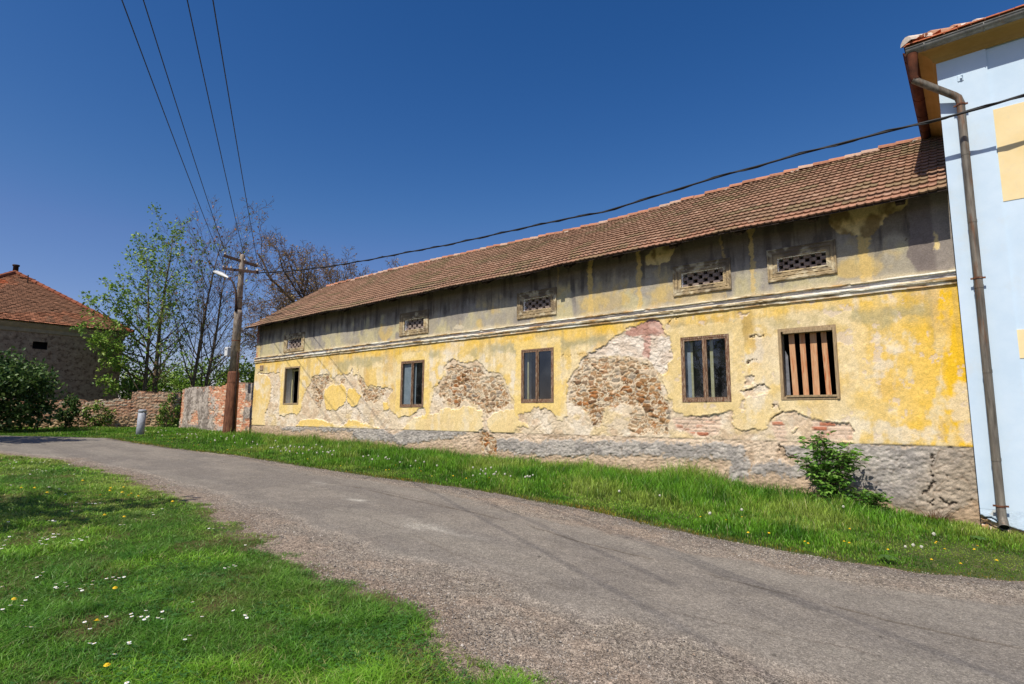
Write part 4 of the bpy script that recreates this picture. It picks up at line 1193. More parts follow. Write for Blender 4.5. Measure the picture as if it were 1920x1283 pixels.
mb = MB(); mb.tube([np.array([g0[0] + 0.02, YE + 0.05, ZG + 0.02]), g0 + np.array([0.01, 0.0, 0.06]), g0 + np.array([0.03, 0.005, -0.012])], [0.075, 0.060, 0.058], 12, cap=False); mb.build('pipe_funnel', M_RUSTDARK, dp, True)
mb = MB(); mb.tube([tip[-1] + np.array([0, 0.02, 0.012]), tip[-1] + np.array([0, 0.07, 0.05])], r_ - 0.003, 14); mb.build('pipe_mouth', M_DARK, dp, True)
for ppy in (205, 545, 952):
    t = (ppy - 200) / (978 - 200); p = pts[-1] + (pb_ - pts[-1]) * t
    mb = MB(); mb.tube([p + np.array([0, 0, 0.012]), p + np.array([0, 0, -0.012])], r_ + 0.010, 14)
    mb.box(p[0] - r_ - 0.035, p[0] - r_ - 0.002, p[1] - 0.01, p[1] + 0.01, p[2] - 0.013, p[2] + 0.013); mb.box(p[0] + r_ + 0.002, p[0] + r_ + 0.035, p[1] - 0.01, p[1] + 0.01, p[2] - 0.013, p[2] + 0.013)
    mb.box(p[0] - 0.012, p[0] + 0.012, p[1] + r_, YB + 0.01, p[2] - 0.01, p[2] + 0.01)
    mb.build('pipe_bracket', M_RUST, dp)
# capped bolt plate below the cornice
p = at(1802, 146, YB); mb = MB(); mb.rbox(p[0] - 0.05, p[0] + 0.03, YB - 0.012, YB + 0.01, p[2] - 0.06, p[2] + 0.05, 0.008)
mb.tube([(p[0], YB - 0.04, p[2] - 0.01), (p[0], YB, p[2] - 0.01)], 0.016, 8); mb.tube([(p[0] + 0.01, YB - 0.04, p[2] + 0.03), (p[0] + 0.01, YB, p[2] + 0.03)], 0.014, 8)
mb.build('bolt_plate', M_BLUE, blue)

# ================================================================== POLE, LAMP, LINES
PX, PY_ = -24.18, 10.8
pole = empty('utility_pole', (PX, PY_, float(gz(PX))), 'tall concrete utility pole in a rusty steel sleeve at the left corner', 'pole')


def pp(px, py, dy=0.0):
    return at(px, py, PY_ + dy)


def zp(py): return float(at(440, py, PY_)[2])


def lean(z):   # axis of the pole
    a = pp(429.7, 812); b = pp(454.6, 486)
    t = (z - a[2]) / (b[2] - a[2]); return a + (b - a) * t


zg = float(gz(PX)) - 0.1
mb = MB(); zs_ = [zg, 1.0, zp(760), zp(700), zp(697)]
mb.tube([lean(z) for z in zs_], [0.262, 0.255, 0.24, 0.225, 0.20], 20); mb.build('steel_sleeve', M_RUST, pole, True)
mb = MB(); mb.tube([lean(z) for z in (zp(699), zp(594), zp(590), zp(584))], [0.185, 0.160, 0.175, 0.15], 18); mb.build('concrete_shaft', M_CONC, pole, True)
mb = MB(); mb.tube([lean(z) for z in (zp(590), zp(520), zp(486), zp(484))], [0.122, 0.112, 0.105, 0.09], 16); mb.build('upper_shaft', M_CONC, pole, True)
for py in (562, 581, 640, 717, 748):
    p = lean(zp(py)); rr_ = 0.124 if py < 590 else (0.178 if py < 698 else 0.236)
    mb = MB(); mb.tube([p + np.array([0, 0, 0.02]), p - np.array([0, 0, 0.02])], rr_, 18); mb.build('strap', M_IRON if py < 590 else M_RUST, pole)
W = np.array([0.876, -0.482, 0.0]); W /= np.linalg.norm(W); CRS = np.array([0.482, 0.876, 0.0])
tp = lean(zp(494))
# upper arm square to the wires, lower arm
armU = [tp + CRS * -0.62 + np.array([-0.02, -0.12, 0.13]), tp + CRS * 0.72 + np.array([0, -0.12, -0.20])]
lp = lean(zp(507))
armL = [pp(419, 504, -0.13), pp(483, 511, -0.13)]


def beam(m, a, b, w, h):
    a = np.array(a); b = np.array(b); t = (b - a) / np.linalg.norm(b - a); sd = np.cross(t, [0, 0, 1]); sd /= np.linalg.norm(sd); u = np.cross(sd, t)
    v = []
    for p in (a, b):
        for i, j in ((-1, -1), (1, -1), (1, 1), (-1, 1)): v.append(p + sd * w * i + u * h * j)
    m.add(v, [(0, 1, 2, 3), (4, 7, 6, 5), (0, 4, 5, 1), (1, 5, 6, 2), (2, 6, 7, 3), (3, 7, 4, 0)])


for a, b in (armU, armL):
    m = MB(); beam(m, a, b, 0.045, 0.055)
    m.build('crossarm', M_IRON, pole)
ends = [armL[0] + np.array([0, 0, 0.13]), armU[0] + np.array([0, 0, 0.14]) + (armU[1] - armU[0]) * 0.05, armU[0] + (armU[1] - armU[0]) * 0.62 + np.array([0, 0, 0.14]), armU[1] + np.array([0, 0, 0.13])]
insp = [ends[0], ends[1], ends[2], ends[3], armL[0] + (armL[1] - armL[0]) * 0.24 + np.array([0, 0, 0.13]), armL[0] + (armL[1] - armL[0]) * 0.7 + np.array([0, 0, 0.13]), armL[1] + np.array([-0.03, 0, 0.13])]
for p in insp:
    m = MB(); m.tube([p - np.array([0, 0, 0.11]), p - np.array([0, 0, 0.07]), p - np.array([0, 0, 0.03]), p - np.array([0, 0, 0.02]), p + np.array([0, 0, 0.005]), p + np.array([0, 0, 0.03])], [0.02, 0.042, 0.048, 0.03, 0.042, 0.022], 10)
    m.build('insulator', M_PORC, pole, True)
# meter box and conduit
b = pp(428.5, 660, -0.1); m = MB(); m.rbox(b[0] - 0.13, b[0] + 0.13, b[1] - 0.12, b[1] + 0.10, b[2] - 0.19, b[2] + 0.19, 0.02)
bx = m.build('meter_box', M_WHITEBOX, pole)
m = MB(); m.box(b[0] - 0.03, b[0] + 0.06, b[1] - 0.124, b[1] - 0.115, b[2] + 0.06, b[2] + 0.12); m.build('window_slot', M_DARK, bx)
m = MB(); m.tube([lean(1.0) + np.array([0.30, 0.05, -0.4]), lean(zp(700)) + np.array([0.26, 0.02, 0]), lean(zp(662)) + np.array([0.24, 0, 0])], 0.035, 8); m.build('cable_conduit', M_IRON, pole, True)

lamp = empty('street_lamp', tuple(lean(zp(575))), 'pale cobra head street lamp on a curved arm strapped to the pole', 'street lamp')
m = MB(); ctrl = [pp(442.2, 584, -0.15), pp(442.6, 562, -0.15), pp(441.8, 545, -0.15), pp(438.5, 533, -0.18), pp(434, 526, -0.22), pp(428, 521, -0.28)]
m.tube(ctrl, [0.055, 0.045, 0.04, 0.038, 0.036, 0.036], 10); m.build('lamp_arm', M_IRON, lamp, True)
a = pp(428.5, 521.5, -0.28); b = pp(401, 509.5, -0.46); t = (b - a); L = np.linalg.norm(t); t /= L; sd = np.cross(t, [0, 0, 1]); sd /= np.linalg.norm(sd); u = np.cross(sd, t)
for nm, sgn, mt in (('lamp_head', 1, M_LAMP), ('lamp_lens', -1, n_mat('lamp_lens_glass', lin(150, 140, 112), lin(176, 166, 140), 8, 0.35, bump=0.1))):
    m = MB(); path = []
    for f, w, h in ((0, 0.03, 0.03), (0.06, 0.06, 0.06), (0.22, 0.10, 0.10), (0.5, 0.14, 0.13), (0.8, 0.13, 0.11), (0.95, 0.08, 0.06), (1.0, 0.03, 0.02)):
        hh = h if sgn > 0 else h * 0.55
        path.append([a + t * L * f + sd * w * math.cos(k) + u * hh * sgn * math.sin(k) for k in np.linspace(0, math.pi, 11)])
    m.sweep(None, path); m.build(nm, mt, lamp, True)
m = MB(); 
for py in (563, 579):
    p = lean(zp(py)) ; q = pp(442.4, py, -0.15); m = MB(); beam(m, p, q, 0.02, 0.015); m.build('lamp_bracket', M_IRON, lamp)

# four bare wires leaving over the camera's left shoulder
tops = [(230, 0), (270, 0), (352, 0), (400, 0)]
wl = ['leftmost of the four bare overhead wires rising from the pole', 'second from left of the four bare overhead wires', 'third from left of the four bare overhead wires', 'rightmost of the four bare overhead wires rising from the pole']
for e, tpx, lb in zip(ends, tops, wl):
    d = ray(*tpx)
    # point on the pixel ray whose horizontal offset from e runs along W
    nrm = np.array([-W[1], W[0], 0.0])
    s = ((e - CAM) @ nrm) / (d @ nrm); T = CAM + d * s
    pts = []
    for k in range(40):
        f = k / 39 * 1.7
        p = e + (T - e) * f; p = p + np.array([0, 0, -0.22 * 4 * f / 1.7 * (1 - f / 1.7)]) + np.array([0, 0, 0.22 * 4 * f / 1.7 * (1 - 1 / 1.7)])*0.85
        pts.append(p)
    m = MB(); m.tube(pts, 0.011, 6)
    tag(m.build('overhead_wire', M_WIRE, None, True), lb, 'wire', 'bare overhead wires')
    print('WIRE', e, T)

# thick black bundled cable to the blue house
cp = [(484, 512), (540, 509), (620, 499.5), (700, 486), (760, 474), (836, 460), (900, 446), (985, 427), (1064, 410), (1130, 398), (1200, 377), (1280, 352), (1370, 325), (1420, 312), (1500, 289), (1600, 263), (1700, 238), (1772, 221), (1850, 200), (1925, 176.5), (2000, 152), (2200, 90)]
pts = []
for i, (u_, v_) in enumerate(cp):
    f = (u_ - 484) / (1772 - 484)
    X0 = at(u_, v_, 10.7)[0]
    pts.append(at(u_, v_, 10.67 + 0.10 * min(f, 1)))
fine = []
for a, b in zip(pts[:-1], pts[1:]):
    n = max(2, int(np.linalg.norm(b - a) / 0.25))
    for k in range(n): fine.append(a + (b - a) * k / n)
fine.append(pts[-1])
m = MB(); m.tube(fine, 0.020, 8)
off = [np.array([0, 0.026 * math.cos(i * 1.3), 0.026 * math.sin(i * 1.3)]) for i in range(len(fine))]
m.tube([p + o for p, o in zip(fine, off)], 0.012, 6)
tag(m.build('overhead_cable', M_CABLE, None, True), 'thick black cable strung from the pole past the roof to the blue house', 'cable')

# ================================================================== BRICK WALLS AND BOLLARD
def brick_wall(name, a, b, h_of, seed, mats, label, plaster=None, thick=0.35, rubble=0.0):
    """wall from a to b (XY), top height function of t, brick relief in numpy"""
    a = np.array(a, float); b = np.array(b, float); L = np.linalg.norm(b - a); t = (b - a) / L; nrm = np.array([t[1], -t[0]])
    root = empty(name, (*(a + b) / 2, float(gz((a[0] + b[0]) / 2))), label, 'wall')
    us = np.arange(0, L + 0.001, 0.03); vs = np.linspace(0, 1, 90)
    Uu, V = np.meshgrid(us, vs, indexing='ij')
    base = gz(a[0] + t[0] * Uu) - 0.15; top = h_of(Uu / L) + 0.05 * fbm(Uu * 2.5 + seed, Uu * 0, 4, 2) + 0.03 * np.sign(vnoise(Uu * 4.1, Uu * 0 + seed, 3))
    Z = base + (top - base) * V
    n1 = fbm(Uu * 3 + seed, Z * 3, 4, 1); n2 = fbm(Uu * 13, Z * 13 + seed, 3, 2)
    bz = np.floor((Z + 0.01 * n1) / 0.078); bx = (Uu + 0.01 * n1) / 0.27 + 0.5 * (bz % 2)
    fx = np.abs((bx % 1) - 0.5) * 2; fz = np.abs((((Z + 0.01 * n1) / 0.078) % 1) - 0.5) * 2
    j = np.maximum(sst(0.88, 0.97, fx + 0.08 * n2), sst(0.68, 0.88, fz + 0.12 * n2))
    bid = vnoise(np.floor(bx) * 3.7 + 0.5, bz * 5.3 + 0.5 + seed, 2)
    c = mixc(np.broadcast_to(mats[0], Z.shape + (3,)).copy(), mats[1], sst(-0.5, 0.6, bid))
    c = mixc(c, mats[2], sst(0.35, 0.7, bid + 0.5 * n1))
    c = mixc(c, lin(190, 172, 150), j * 0.9)
    dep = 0.02 * j + 0.012 * n2 + 0.012 * (bid < -0.6)
    # rubble stone at the foot
    f1, f2, r1, r2 = cell(Uu / 0.26 + 0.3 * n1, Z / 0.15 + 0.3 * n2, 3)
    rub = sst(0.04, -0.04, (Z - base) / (top - base) - rubble + 0.14 * n1) if rubble > 0 else np.zeros(Z.shape)
    sc = mixc(np.broadcast_to(lin(196, 166, 128), Z.shape + (3,)).copy(), lin(150, 120, 90), sst(0.2, 0.8, r1)); sc = mixc(sc, lin(188, 168, 138), sst(0.22, 0.05, f2 - f1))
    c = c * (1 - rub[..., None]) + sc * rub[..., None]; dep = dep * (1 - rub) + rub * (0.05 * sst(0.3, 0.0, f2 - f1) + 0.01 * n2)
    if plaster is not None:
        pm = plaster(Uu / L, (Z - base) / (top - base), n1 + 0.4 * n2)
        pc = mixc(np.broadcast_to(lin(186, 174, 160), Z.shape + (3,)).copy(), lin(128, 118, 108), sst(-0.4, 0.6, n1 + 0.8 * n2))
        c = c * (1 - pm[..., None]) + pc * pm[..., None]; dep = dep * (1 - pm) + pm * (-0.025 + 0.016 * n2)
    c = c * (1 + 0.15 * n2)[..., None]
    P = np.stack([a[0] + t[0] * Uu + nrm[0] * -dep, a[1] + t[1] * Uu + nrm[1] * -dep, Z], -1)
    co = P.reshape(-1, 3); nx, nz = Z.shape
    i, jj = np.meshgrid(np.arange(nx - 1), np.arange(nz - 1), indexing='ij'); k = (i * nz + jj).ravel()
    # face side
    fast_mesh('brick_face', co, np.stack([k, k + nz, k + nz + 1, k + 1], -1), 4, M_FACADE, root, np.clip(c, 0, 1).reshape(-1, 3))
    m = MB(); path = []
    for q in range(0, nx, 4):
        p = P[q, -1]; o = np.array([nrm[0], nrm[1], 0]) * -thick
        path.append([p, p + o, np.array([p[0] + o[0], p[1] + o[1], base[q, 0]])])
    m.sweep(None, path, False, tuple(lin(150, 118, 96)))
    m.add([path[0][0], path[0][1], path[0][2], (P[0, 0])], [(0, 1, 2, 3)], tuple(lin(150, 96, 72)))
    m.add([path[-1][0], path[-1][1], path[-1][2], (P[-1 - (nx - 1) % 4, 0])], [(3, 2, 1, 0)], tuple(lin(150, 96, 72)))
    m.build('wall_core', M_FACADE, root)
    return root


xw0 = float(at(340, 760, 11.75)[0])


def plast(u, v, n):
    # u from left (0) to the house (1): grey render left half, bricks bare in the middle
    m = sst(0.04, -0.04, u - 0.50 + 0.16 * (v - 0.5) + 0.10 * n) * sst(-0.02, 0.03, u - 0.03 + 0.02 * n)
    hole = sst(0.02, -0.02, np.abs(u - 0.22 + 0.03 * n) - 0.07 * sst(0.62, 0.2, v)) * sst(0.18, 0.22, v) * sst(0.52, 0.46, v + 0.08 * n)
    m = m * (1 - hole)
    m = np.maximum(m, sst(0.05, -0.02, v - 0.16 + 0.14 * n + 0.1 * (u > 0.75)) * sst(0.95, 0.7, u))
    return np.maximum(m, sst(0.84, 0.86, u + 0.02 * n) * sst(0.25, 0.35, v + 0.2 * n) * (1 - sst(0.55, 0.6, v) * sst(0.72, 0.66, v)))


brick_wall('brick_wall', (xw0, 11.75), (XL - 0.02, 11.75), lambda t: 2.93 + 0.08 * t, 3.0, (lin(196, 124, 88), lin(214, 168, 132), lin(222, 200, 172)),
           'patched brick wall with grey render behind the utility pole', plast)
brick_wall('boundary_wall', (-38.6, 0.5), (-32.6, 11.9), lambda t: np.where(t > 0.83, 2.70, 2.30) + 0.05 * np.sin(t * 9), 8.0, (lin(188, 140, 108), lin(206, 174, 140), lin(212, 194, 166)),
           'low overgrown rubble and brick boundary wall left of the bollard', None, 0.4, 0.42)
# far brick pier
bp_ = at(262, 818, 8.3); bzz = float(gz(bp_[0]))
bol = empty('bollard', (bp_[0], 8.3, bzz), 'grey metal bollard with rounded cap leaning at the roadside', 'bollard')
hB = float(at(264, 768, 8.3)[2])
m = MB(); r_ = 0.145
m.tube([(bp_[0], 8.3, bzz - 0.1), (bp_[0] + 0.01, 8.3, bzz + 0.3), (bp_[0] + 0.05, 8.3, hB - 0.09)], [r_ * 1.04, r_, r_], 18); m.build('post', M_BOLLARD, bol, True)
m = MB(); m.tube([(bp_[0] + 0.048, 8.3, hB - 0.12), (bp_[0] + 0.05, 8.3, hB - 0.04), (bp_[0] + 0.05, 8.3, hB - 0.015), (bp_[0] + 0.05, 8.3, hB)], [r_ * 1.05, r_ * 1.05, r_ * 0.96, r_ * 0.7], 18); m.build('cap', M_BOLLARD, bol, True)

# ================================================================== OLD GRANARY AT LEFT
HX = -38.0; hy1 = float(atx(226, 690, HX)[1]); hz = float(atx(190, 620, HX)[2]); hy0 = hy1 - 10.5
gran = empty('granary_house', (HX - 4, (hy0 + hy1) / 2, 0.85), 'shaded grey rendered house with red tiled hip roof behind the bushes', 'house')
m = MB()
hb = 0.5; HXb = HX - 14
wx0, wx1, wz0, wz1 = 0, 0, 0, 0
wv = atx(62, 640, HX); wv2 = atx(88, 656, HX); wy0, wy1 = float(wv[1]), float(wv2[1]); wz1, wz0 = float(wv[2]), float(wv2[2])
ztop = hz + 0.02
for (ya, yb_, za, zb2) in ((hy0, wy0, hb, ztop), (wy1, hy1, hb, ztop), (wy0, wy1, hb, wz0), (wy0, wy1, wz1, ztop)):
    m.add([(HX, ya, za), (HX, yb_, za), (HX, yb_, zb2), (HX, ya, zb2)], [(0, 1, 2, 3)])
m.add([(HX, hy1, hb), (HXb, hy1, hb), (HXb, hy1, ztop), (HX, hy1, ztop)], [(0, 1, 2, 3)])
m.add([(HX, hy0, hb), (HXb, hy0, hb), (HXb, hy0, ztop), (HX, hy0, ztop)], [(3, 2, 1, 0)])
m.build('wall', M_OLDWALL, gran)
m = MB(); m.add([(HX, wy0, wz0), (HX - 0.4, wy0, wz0), (HX - 0.4, wy0, wz1), (HX, wy0, wz1), (HX, wy1, wz0), (HX - 0.4, wy1, wz0), (HX - 0.4, wy1, wz1), (HX, wy1, wz1)], [(1, 5, 6, 2), (0, 1, 2, 3), (4, 7, 6, 5), (0, 4, 5, 1), (3, 2, 6, 7)]); m.build('loft_opening', M_DARK, gran)
m = MB()   # eaves band
prof = [(0, -0.5), (0.05, -0.48), (0.07, -0.3), (0.14, -0.22), (0.22, -0.1), (0.22, 0.0)]
m.sweep(None, [[(HX + d, hy0, ztop + z) for d, z in prof], [(HX + d, hy1 + d, ztop + z) for d, z in prof], [(HXb, hy1 + d, ztop + z) for d, z in prof]])
m.build('eaves_cornice', n_mat('grey_cornice', lin(140, 126, 104), lin(170, 152, 120), 4, 0.95, bump=0.4), gran)
apex = atx(28, 512, HX - 4.5); ay = float(apex[1]); az = float(apex[2])
ov = 0.35; ze = ztop + 0.0
C0 = np.array([HX + ov, hy0 - ov, ze]); C1 = np.array([HX + ov, hy1 + ov, ze]); AP = np.array([HX - 4.5, ay, az]); C2 = np.array([HXb, hy1 + ov, ze]); AP2 = np.array([HXb, ay, az])
C0[1] = 2 * ay - C1[1]


def tiled_face(m, A, B, T0, T1, rows, tw, seedc):
    for r in range(rows):
        f0, f1_ = r / rows, min((r + 1.25) / rows, 1)
        a0 = A + (T0 - A) * f0; b0 = B + (T1 - B) * f0; a1 = A + (T0 - A) * f1_; b1 = B + (T1 - B) * f1_
        nrm = np.cross(B - A, T0 - A); nrm /= np.linalg.norm(nrm)
        if nrm[2] < 0: nrm = -nrm
        n = max(1, int(np.linalg.norm(b0 - a0) / tw))
        for i in range(n):
            g0_, g1_ = i / n, (i + 1) / n - 0.015 / max(np.linalg.norm(b0 - a0), 0.2)
            h0 = 0.05 + random.gauss(0, 0.008)
            p0 = a0 + (b0 - a0) * g0_ + nrm * h0; p1 = a0 + (b0 - a0) * g1_ + nrm * h0
            p2 = a1 + (b1 - a1) * g1_ + nrm * 0.01; p3 = a1 + (b1 - a1) * g0_ + nrm * 0.01
            cc = np.array(lin(160, 108, 80)) * random.uniform(0.65, 1.12)
            d = float(fbm(np.array(p0[1] * 0.6), np.array(p0[2] * 0.9 + seedc), 3, 2))
            if d > 0.45: cc = cc * 0.5 + np.array(lin(206, 96, 50)) * 0.5
            if d < -0.1: cc = cc * 0.5 + np.array(lin(122, 98, 78)) * 0.5
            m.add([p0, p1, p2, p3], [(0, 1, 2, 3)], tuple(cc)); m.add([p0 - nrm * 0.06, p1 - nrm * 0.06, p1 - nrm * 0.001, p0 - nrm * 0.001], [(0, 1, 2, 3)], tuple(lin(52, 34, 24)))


m = MB(); tiled_face(m, C0, C1, AP, AP, 34, 0.2, 0.0); tiled_face(m, C1, C2, AP, AP2, 34, 0.25, 5.0); tiled_face(m, C0 + np.array([-14.35, 0, 0]), C0, AP2, AP, 34, 0.25, 9.0)
grf = m.build('roof', M_TILE, gran)
m = MB()
for P0, P1 in ((C1, AP), (C0, AP), (AP, AP2)):
    L = np.linalg.norm(P1 - P0); n = int(L / 0.36)
    for i in range(n):
        a = P0 + (P1 - P0) * i / n; b = P0 + (P1 - P0) * (i + 1.1) / n
        m.tube([a + np.array([0, 0, 0.05]), b + np.array([0, 0, 0.04])], [0.13, 0.11], 8, tuple(np.array(lin(150, 92, 68)) * random.uniform(0.7, 1.1)))
m.build('ridge_cap', M_TILE, grf)
m = MB(); m.add([C0, C1, AP], [(0, 1, 2)]); m.add([C0, C1, C1 + np.array([-14, 0, 0]), C0 + np.array([-14, 0, 0])], [(3, 2, 1, 0)]); m.build('roof_deck', M_BEAM, grf)
p = atx(29, 512, HX - 5.0); q = atx(30, 500, HX - 5.0); m = MB(); m.tube([p - np.array([0, 0, 0.4]), q, q + np.array([0, 0, 0.02]), q + np.array([0, 0, 0.1])], [0.13, 0.13, 0.17, 0.17], 12); m.build('vent_pipe', M_IRON, grf, True)
p = atx(52, 530, HX - 3.5); q = atx(53, 516, HX - 3.5); m = MB(); m.tube([p - np.array([0, 0, 0.3]), q], 0.03, 6); m.tube([q - np.array([0, 0.35, 0.2]), q + np.array([0, 0.35, -0.2])], 0.02, 5); m.build('aerial_mast', M_IRON, grf)

# ================================================================== GROUND AND ROAD
gx = np.unique(np.concatenate([np.arange(-60, 14, 0.5), np.linspace(-600, -60, 40), np.linspace(14, 400, 20)]))
gy = np.unique(np.concatenate([np.arange(-20, 40, 1.0), np.linspace(-400, -20, 20), np.linspace(40, 900, 30)]))
Xg, Yg = np.meshgrid(gx, gy, indexing='ij')
Zg = gz(Xg) - 0.02
co = np.stack([Xg, Yg, Zg], -1).reshape(-1, 3); nx, nz = Xg.shape
i, j = np.meshgrid(np.arange(nx - 1), np.arange(nz - 1), indexing='ij'); a = (i * nz + j).ravel()
tag(fast_mesh('ground', co, np.stack([a, a + nz, a + nz + 1, a + 1], -1), 4, M_GROUND, None, None, True), kind='structure')

NE = [(0, 852), (100, 862), (190, 882), (290, 915), (370, 945), (460, 995), (520, 1035), (590, 1075), (640, 1100), (720, 1120), (800, 1150), (830, 1200), (900, 1250), (990, 1283)]
FE = [(0, 818), (120, 820), (200, 822), (250, 831), (340, 843), (440, 854), (560, 874), (700, 895), (870, 917), (1000, 940), (1100, 957), (1300, 1004), (1500, 1041), (1700, 1073), (1920, 1093)]
ne = np.array([ong(*q)[:2] for q in NE]); fe = np.array([ong(*q)[:2] for q in FE])
ne = np.vstack([[(-60, -9), (-40, -4), (-28, -0.6), (-23, 1.5)], ne, [(0.5, 2.2), (10, 1.8)]])
fe = np.vstack([[(-62, -2.5), (-40, 0.8), (-33, 2.6)], fe, [(3, 7.6), (12, 8.2)]])
ne = ne[np.argsort(ne[:, 0])]; fe = fe[np.argsort(fe[:, 0])]


def yn(x): return np.interp(x, ne[:, 0], ne[:, 1])
def yf(x): return np.interp(x, fe[:, 0], fe[:, 1])


xs = [9.0]
while xs[-1] > -60:
    xs.append(xs[-1] - max(0.02, 0.006 * abs(xs[-1] + 1.5)))
xs = np.array(xs); tt = np.linspace(0, 1, 230)
Xr, T = np.meshgrid(xs, tt, indexing='ij')
Y0 = yn(Xr) - 0.9; Y1 = yf(Xr) + 0.5
Yr = Y0 + (Y1 - Y0) * T
dn = Yr - yn(Xr) + 0.12 * fbm(Xr * 1.3, Yr * 1.3, 4, 1); df = yf(Xr) - Yr + 0.06 * fbm(Xr * 2, Yr * 2, 4, 2)
n1 = fbm(Xr * 1.1, Yr * 1.6, 5, 3); n2 = fbm(Xr * 6, Yr * 6, 4, 4); n3 = fbm(Xr * 24, Yr * 24, 3, 5)
asn = np.interp(Xr, [-40, -16, -8, -3.4, -2.3, -0.75, 5], [0.2, 0.3, 0.55, 1.0, 1.1, 1.5, 1.7])   # shoulder widths
asf = np.interp(Xr, [-40, -16, -10, -7, -4.8, -2, 0.2, 5], [0.15, 0.35, 0.5, 0.7, 1.15, 0.9, 1.05, 1.1])
asph = np.minimum(dn - asn, df - asf)
am = sst(-0.22, 0.22, asph + 0.16 * n1 + 0.10 * n2)
grav = mixc(np.broadcast_to(lin(170, 157, 142), Xr.shape + (3,)).copy(), lin(144, 131, 119), sst(-0.2, 0.5, n2) * 0.7)
grav = mixc(grav, lin(178, 156, 136), sst(0.1, 0.5, n1) * 0.5)
asp = mixc(np.broadcast_to(lin(151, 142, 132), Xr.shape + (3,)).copy(), lin(163, 153, 141), sst(-0.3, 0.5, n1))
asp = mixc(asp, lin(140, 133, 126), sst(0.1, 0.5, fbm(Xr * 0.5, Yr * 3.0, 4, 6)) * 0.25)
asp = mixc(asp, lin(170, 161, 148), sst(0.0, 0.5, fbm(Xr * 0.35 + 7, Yr * 2.2, 4, 1)) * 0.4)
c = grav * (1 - am[..., None]) + asp * am[..., None]
# dark coarse chippings by the far edge, dusty soil by the lawn
c = mixc(c, lin(122, 114, 107), sst(0.45, 0.1, df) * (1 - am) * sst(-0.3, 0.3, n1 + 0.4) * 0.7)
c = mixc(c, lin(160, 140, 122), sst(0.45, -0.05, dn + 0.25 * n1) * 0.7)
c = mixc(c, lin(150, 116, 78), sst(0.06, -0.02, df) * 0.6); c = mixc(c, lin(84, 96, 44), sst(-0.05, -0.15, df) * 0.9)
c = mixc(c, lin(104, 92, 66), sst(-0.05, -0.3, dn) * 0.8)


def roadline(pts, w, col, k, wig=0.03):
    global c
    P = np.array([ong(*q)[:2] for q in pts]); P = P[np.argsort(P[:, 0])]
    y = np.interp(Xr, P[:, 0], P[:, 1]) + wig * fbm(Xr * 2.2, Xr * 0 + 3 * w, 4, 2)
    inside = (Xr > P[0, 0]) & (Xr < P[-1, 0])
    m = (1 - sst(w * 0.4, w * 1.2, np.abs(Yr - y))) * inside * k * sst(-0.75, -0.1, fbm(Xr * 1.7, Yr * 0.5, 3, 3))
    c = mixc(c, col, m)
    return m


crk = roadline([(660, 915), (760, 938), (850, 957), (930, 975), (1100, 1022), (1250, 1062), (1400, 1100), (1650, 1165), (1920, 1225)], 0.028, lin(106, 94, 80), 0.6, 0.012)
crk = np.maximum(crk, roadline([(520, 945), (600, 952), (700, 978), (770, 1003), (850, 1045), (960, 1085), (1100, 1120), (1300, 1165), (1650, 1240)], 0.016, lin(116, 104, 92), 0.45, 0.03))
crk = np.maximum(crk, roadline([(610, 908), (700, 920), (790, 940), (860, 958)], 0.02, lin(110, 96, 82), 0.5))
for q, rx, ry, k in (((665, 940), 0.30, 0.10, 0.9), ((795, 992), 0.34, 0.16, 0.6), ((605, 909), 0.35, 0.12, 0.5), ((880, 1010), 0.5, 0.1, 0.25)):
    p = ong(*q); d = np.hypot((Xr - p[0]) / rx, (Yr - p[1]) / ry)
    c = mixc(c, lin(212, 204, 190), np.exp(-d * d) * k * (0.7 + 0.6 * n2))
for k in range(70):
    p0 = random.uniform(-9, 2); q0 = random.uniform(float(yn(p0)) + 0.3, float(yf(p0)) - 0.2); rr_ = random.uniform(0.008, 0.022)
    d = np.hypot((Xr - p0), (Yr - q0) * 1.0) / rr_
    if random.random() < 0.85: c = mixc(c, lin(70, 64, 58), np.exp(-d ** 4) * 0.7)
c = c * (1 + 0.08 * n2 + 0.10 * n3 * (1.4 - am))[..., None] * 0.735 * np.array([1.0, 1.0, 0.965])
Zr = gz(Xr) + 0.006 + 0.012 * n1 + 0.006 * n2 * (1.6 - am) + 0.004 * n3 * (1.5 - am) - 0.008 * crk + 0.02 * sst(-0.02, 0.05, asph) - 0.05 * sst(0.02, -0.10, df) - 0.04 * sst(-0.1, -0.4, dn)

co = np.stack([Xr, Yr, Zr], -1).reshape(-1, 3); nx, nz = Xr.shape
i, j = np.meshgrid(np.arange(nx - 1), np.arange(nz - 1), indexing='ij'); a = (i * nz + j).ravel()
tag(fast_mesh('road', co, np.stack([a, a + 1, a + nz + 1, a + nz], -1), 4, M_ASPH, None, np.clip(c, 0, 1).reshape(-1, 3), True, am.ravel()), kind='structure')

# loose stones on the shoulders
N = 42000
sx_ = -1.5 - 14 * RNG.random(N) ** 1.6 + 4.5 * RNG.random(N) * (RNG.random(N) < 0.5)
side = RNG.random(N)
yy = np.where(side < 0.45, yn(sx_) + np.abs(RNG.normal(0, 0.55, N)), np.where(side < 0.9, yf(sx_) - np.abs(RNG.normal(0, 0.45, N)), yn(sx_) + RNG.random(N) * (yf(sx_) - yn(sx_))))
sz_ = np.clip(RNG.lognormal(-5.5, 0.42, N), 0.0025, 0.012)
tet = np.array([(1, 0.2, -0.3), (-0.6, 0.9, -0.3), (-0.5, -0.9, -0.3), (0.1, 0.0, 0.8), (0.6, 0.7, 0.3), (-0.8, 0, 0.35)])
rot = RNG.random(N) * 6.28
cs, sn = np.cos(rot), np.sin(rot)
V = tet[None] * (1 + 0.35 * RNG.normal(size=(N, 6, 3))) * sz_[:, None, None]
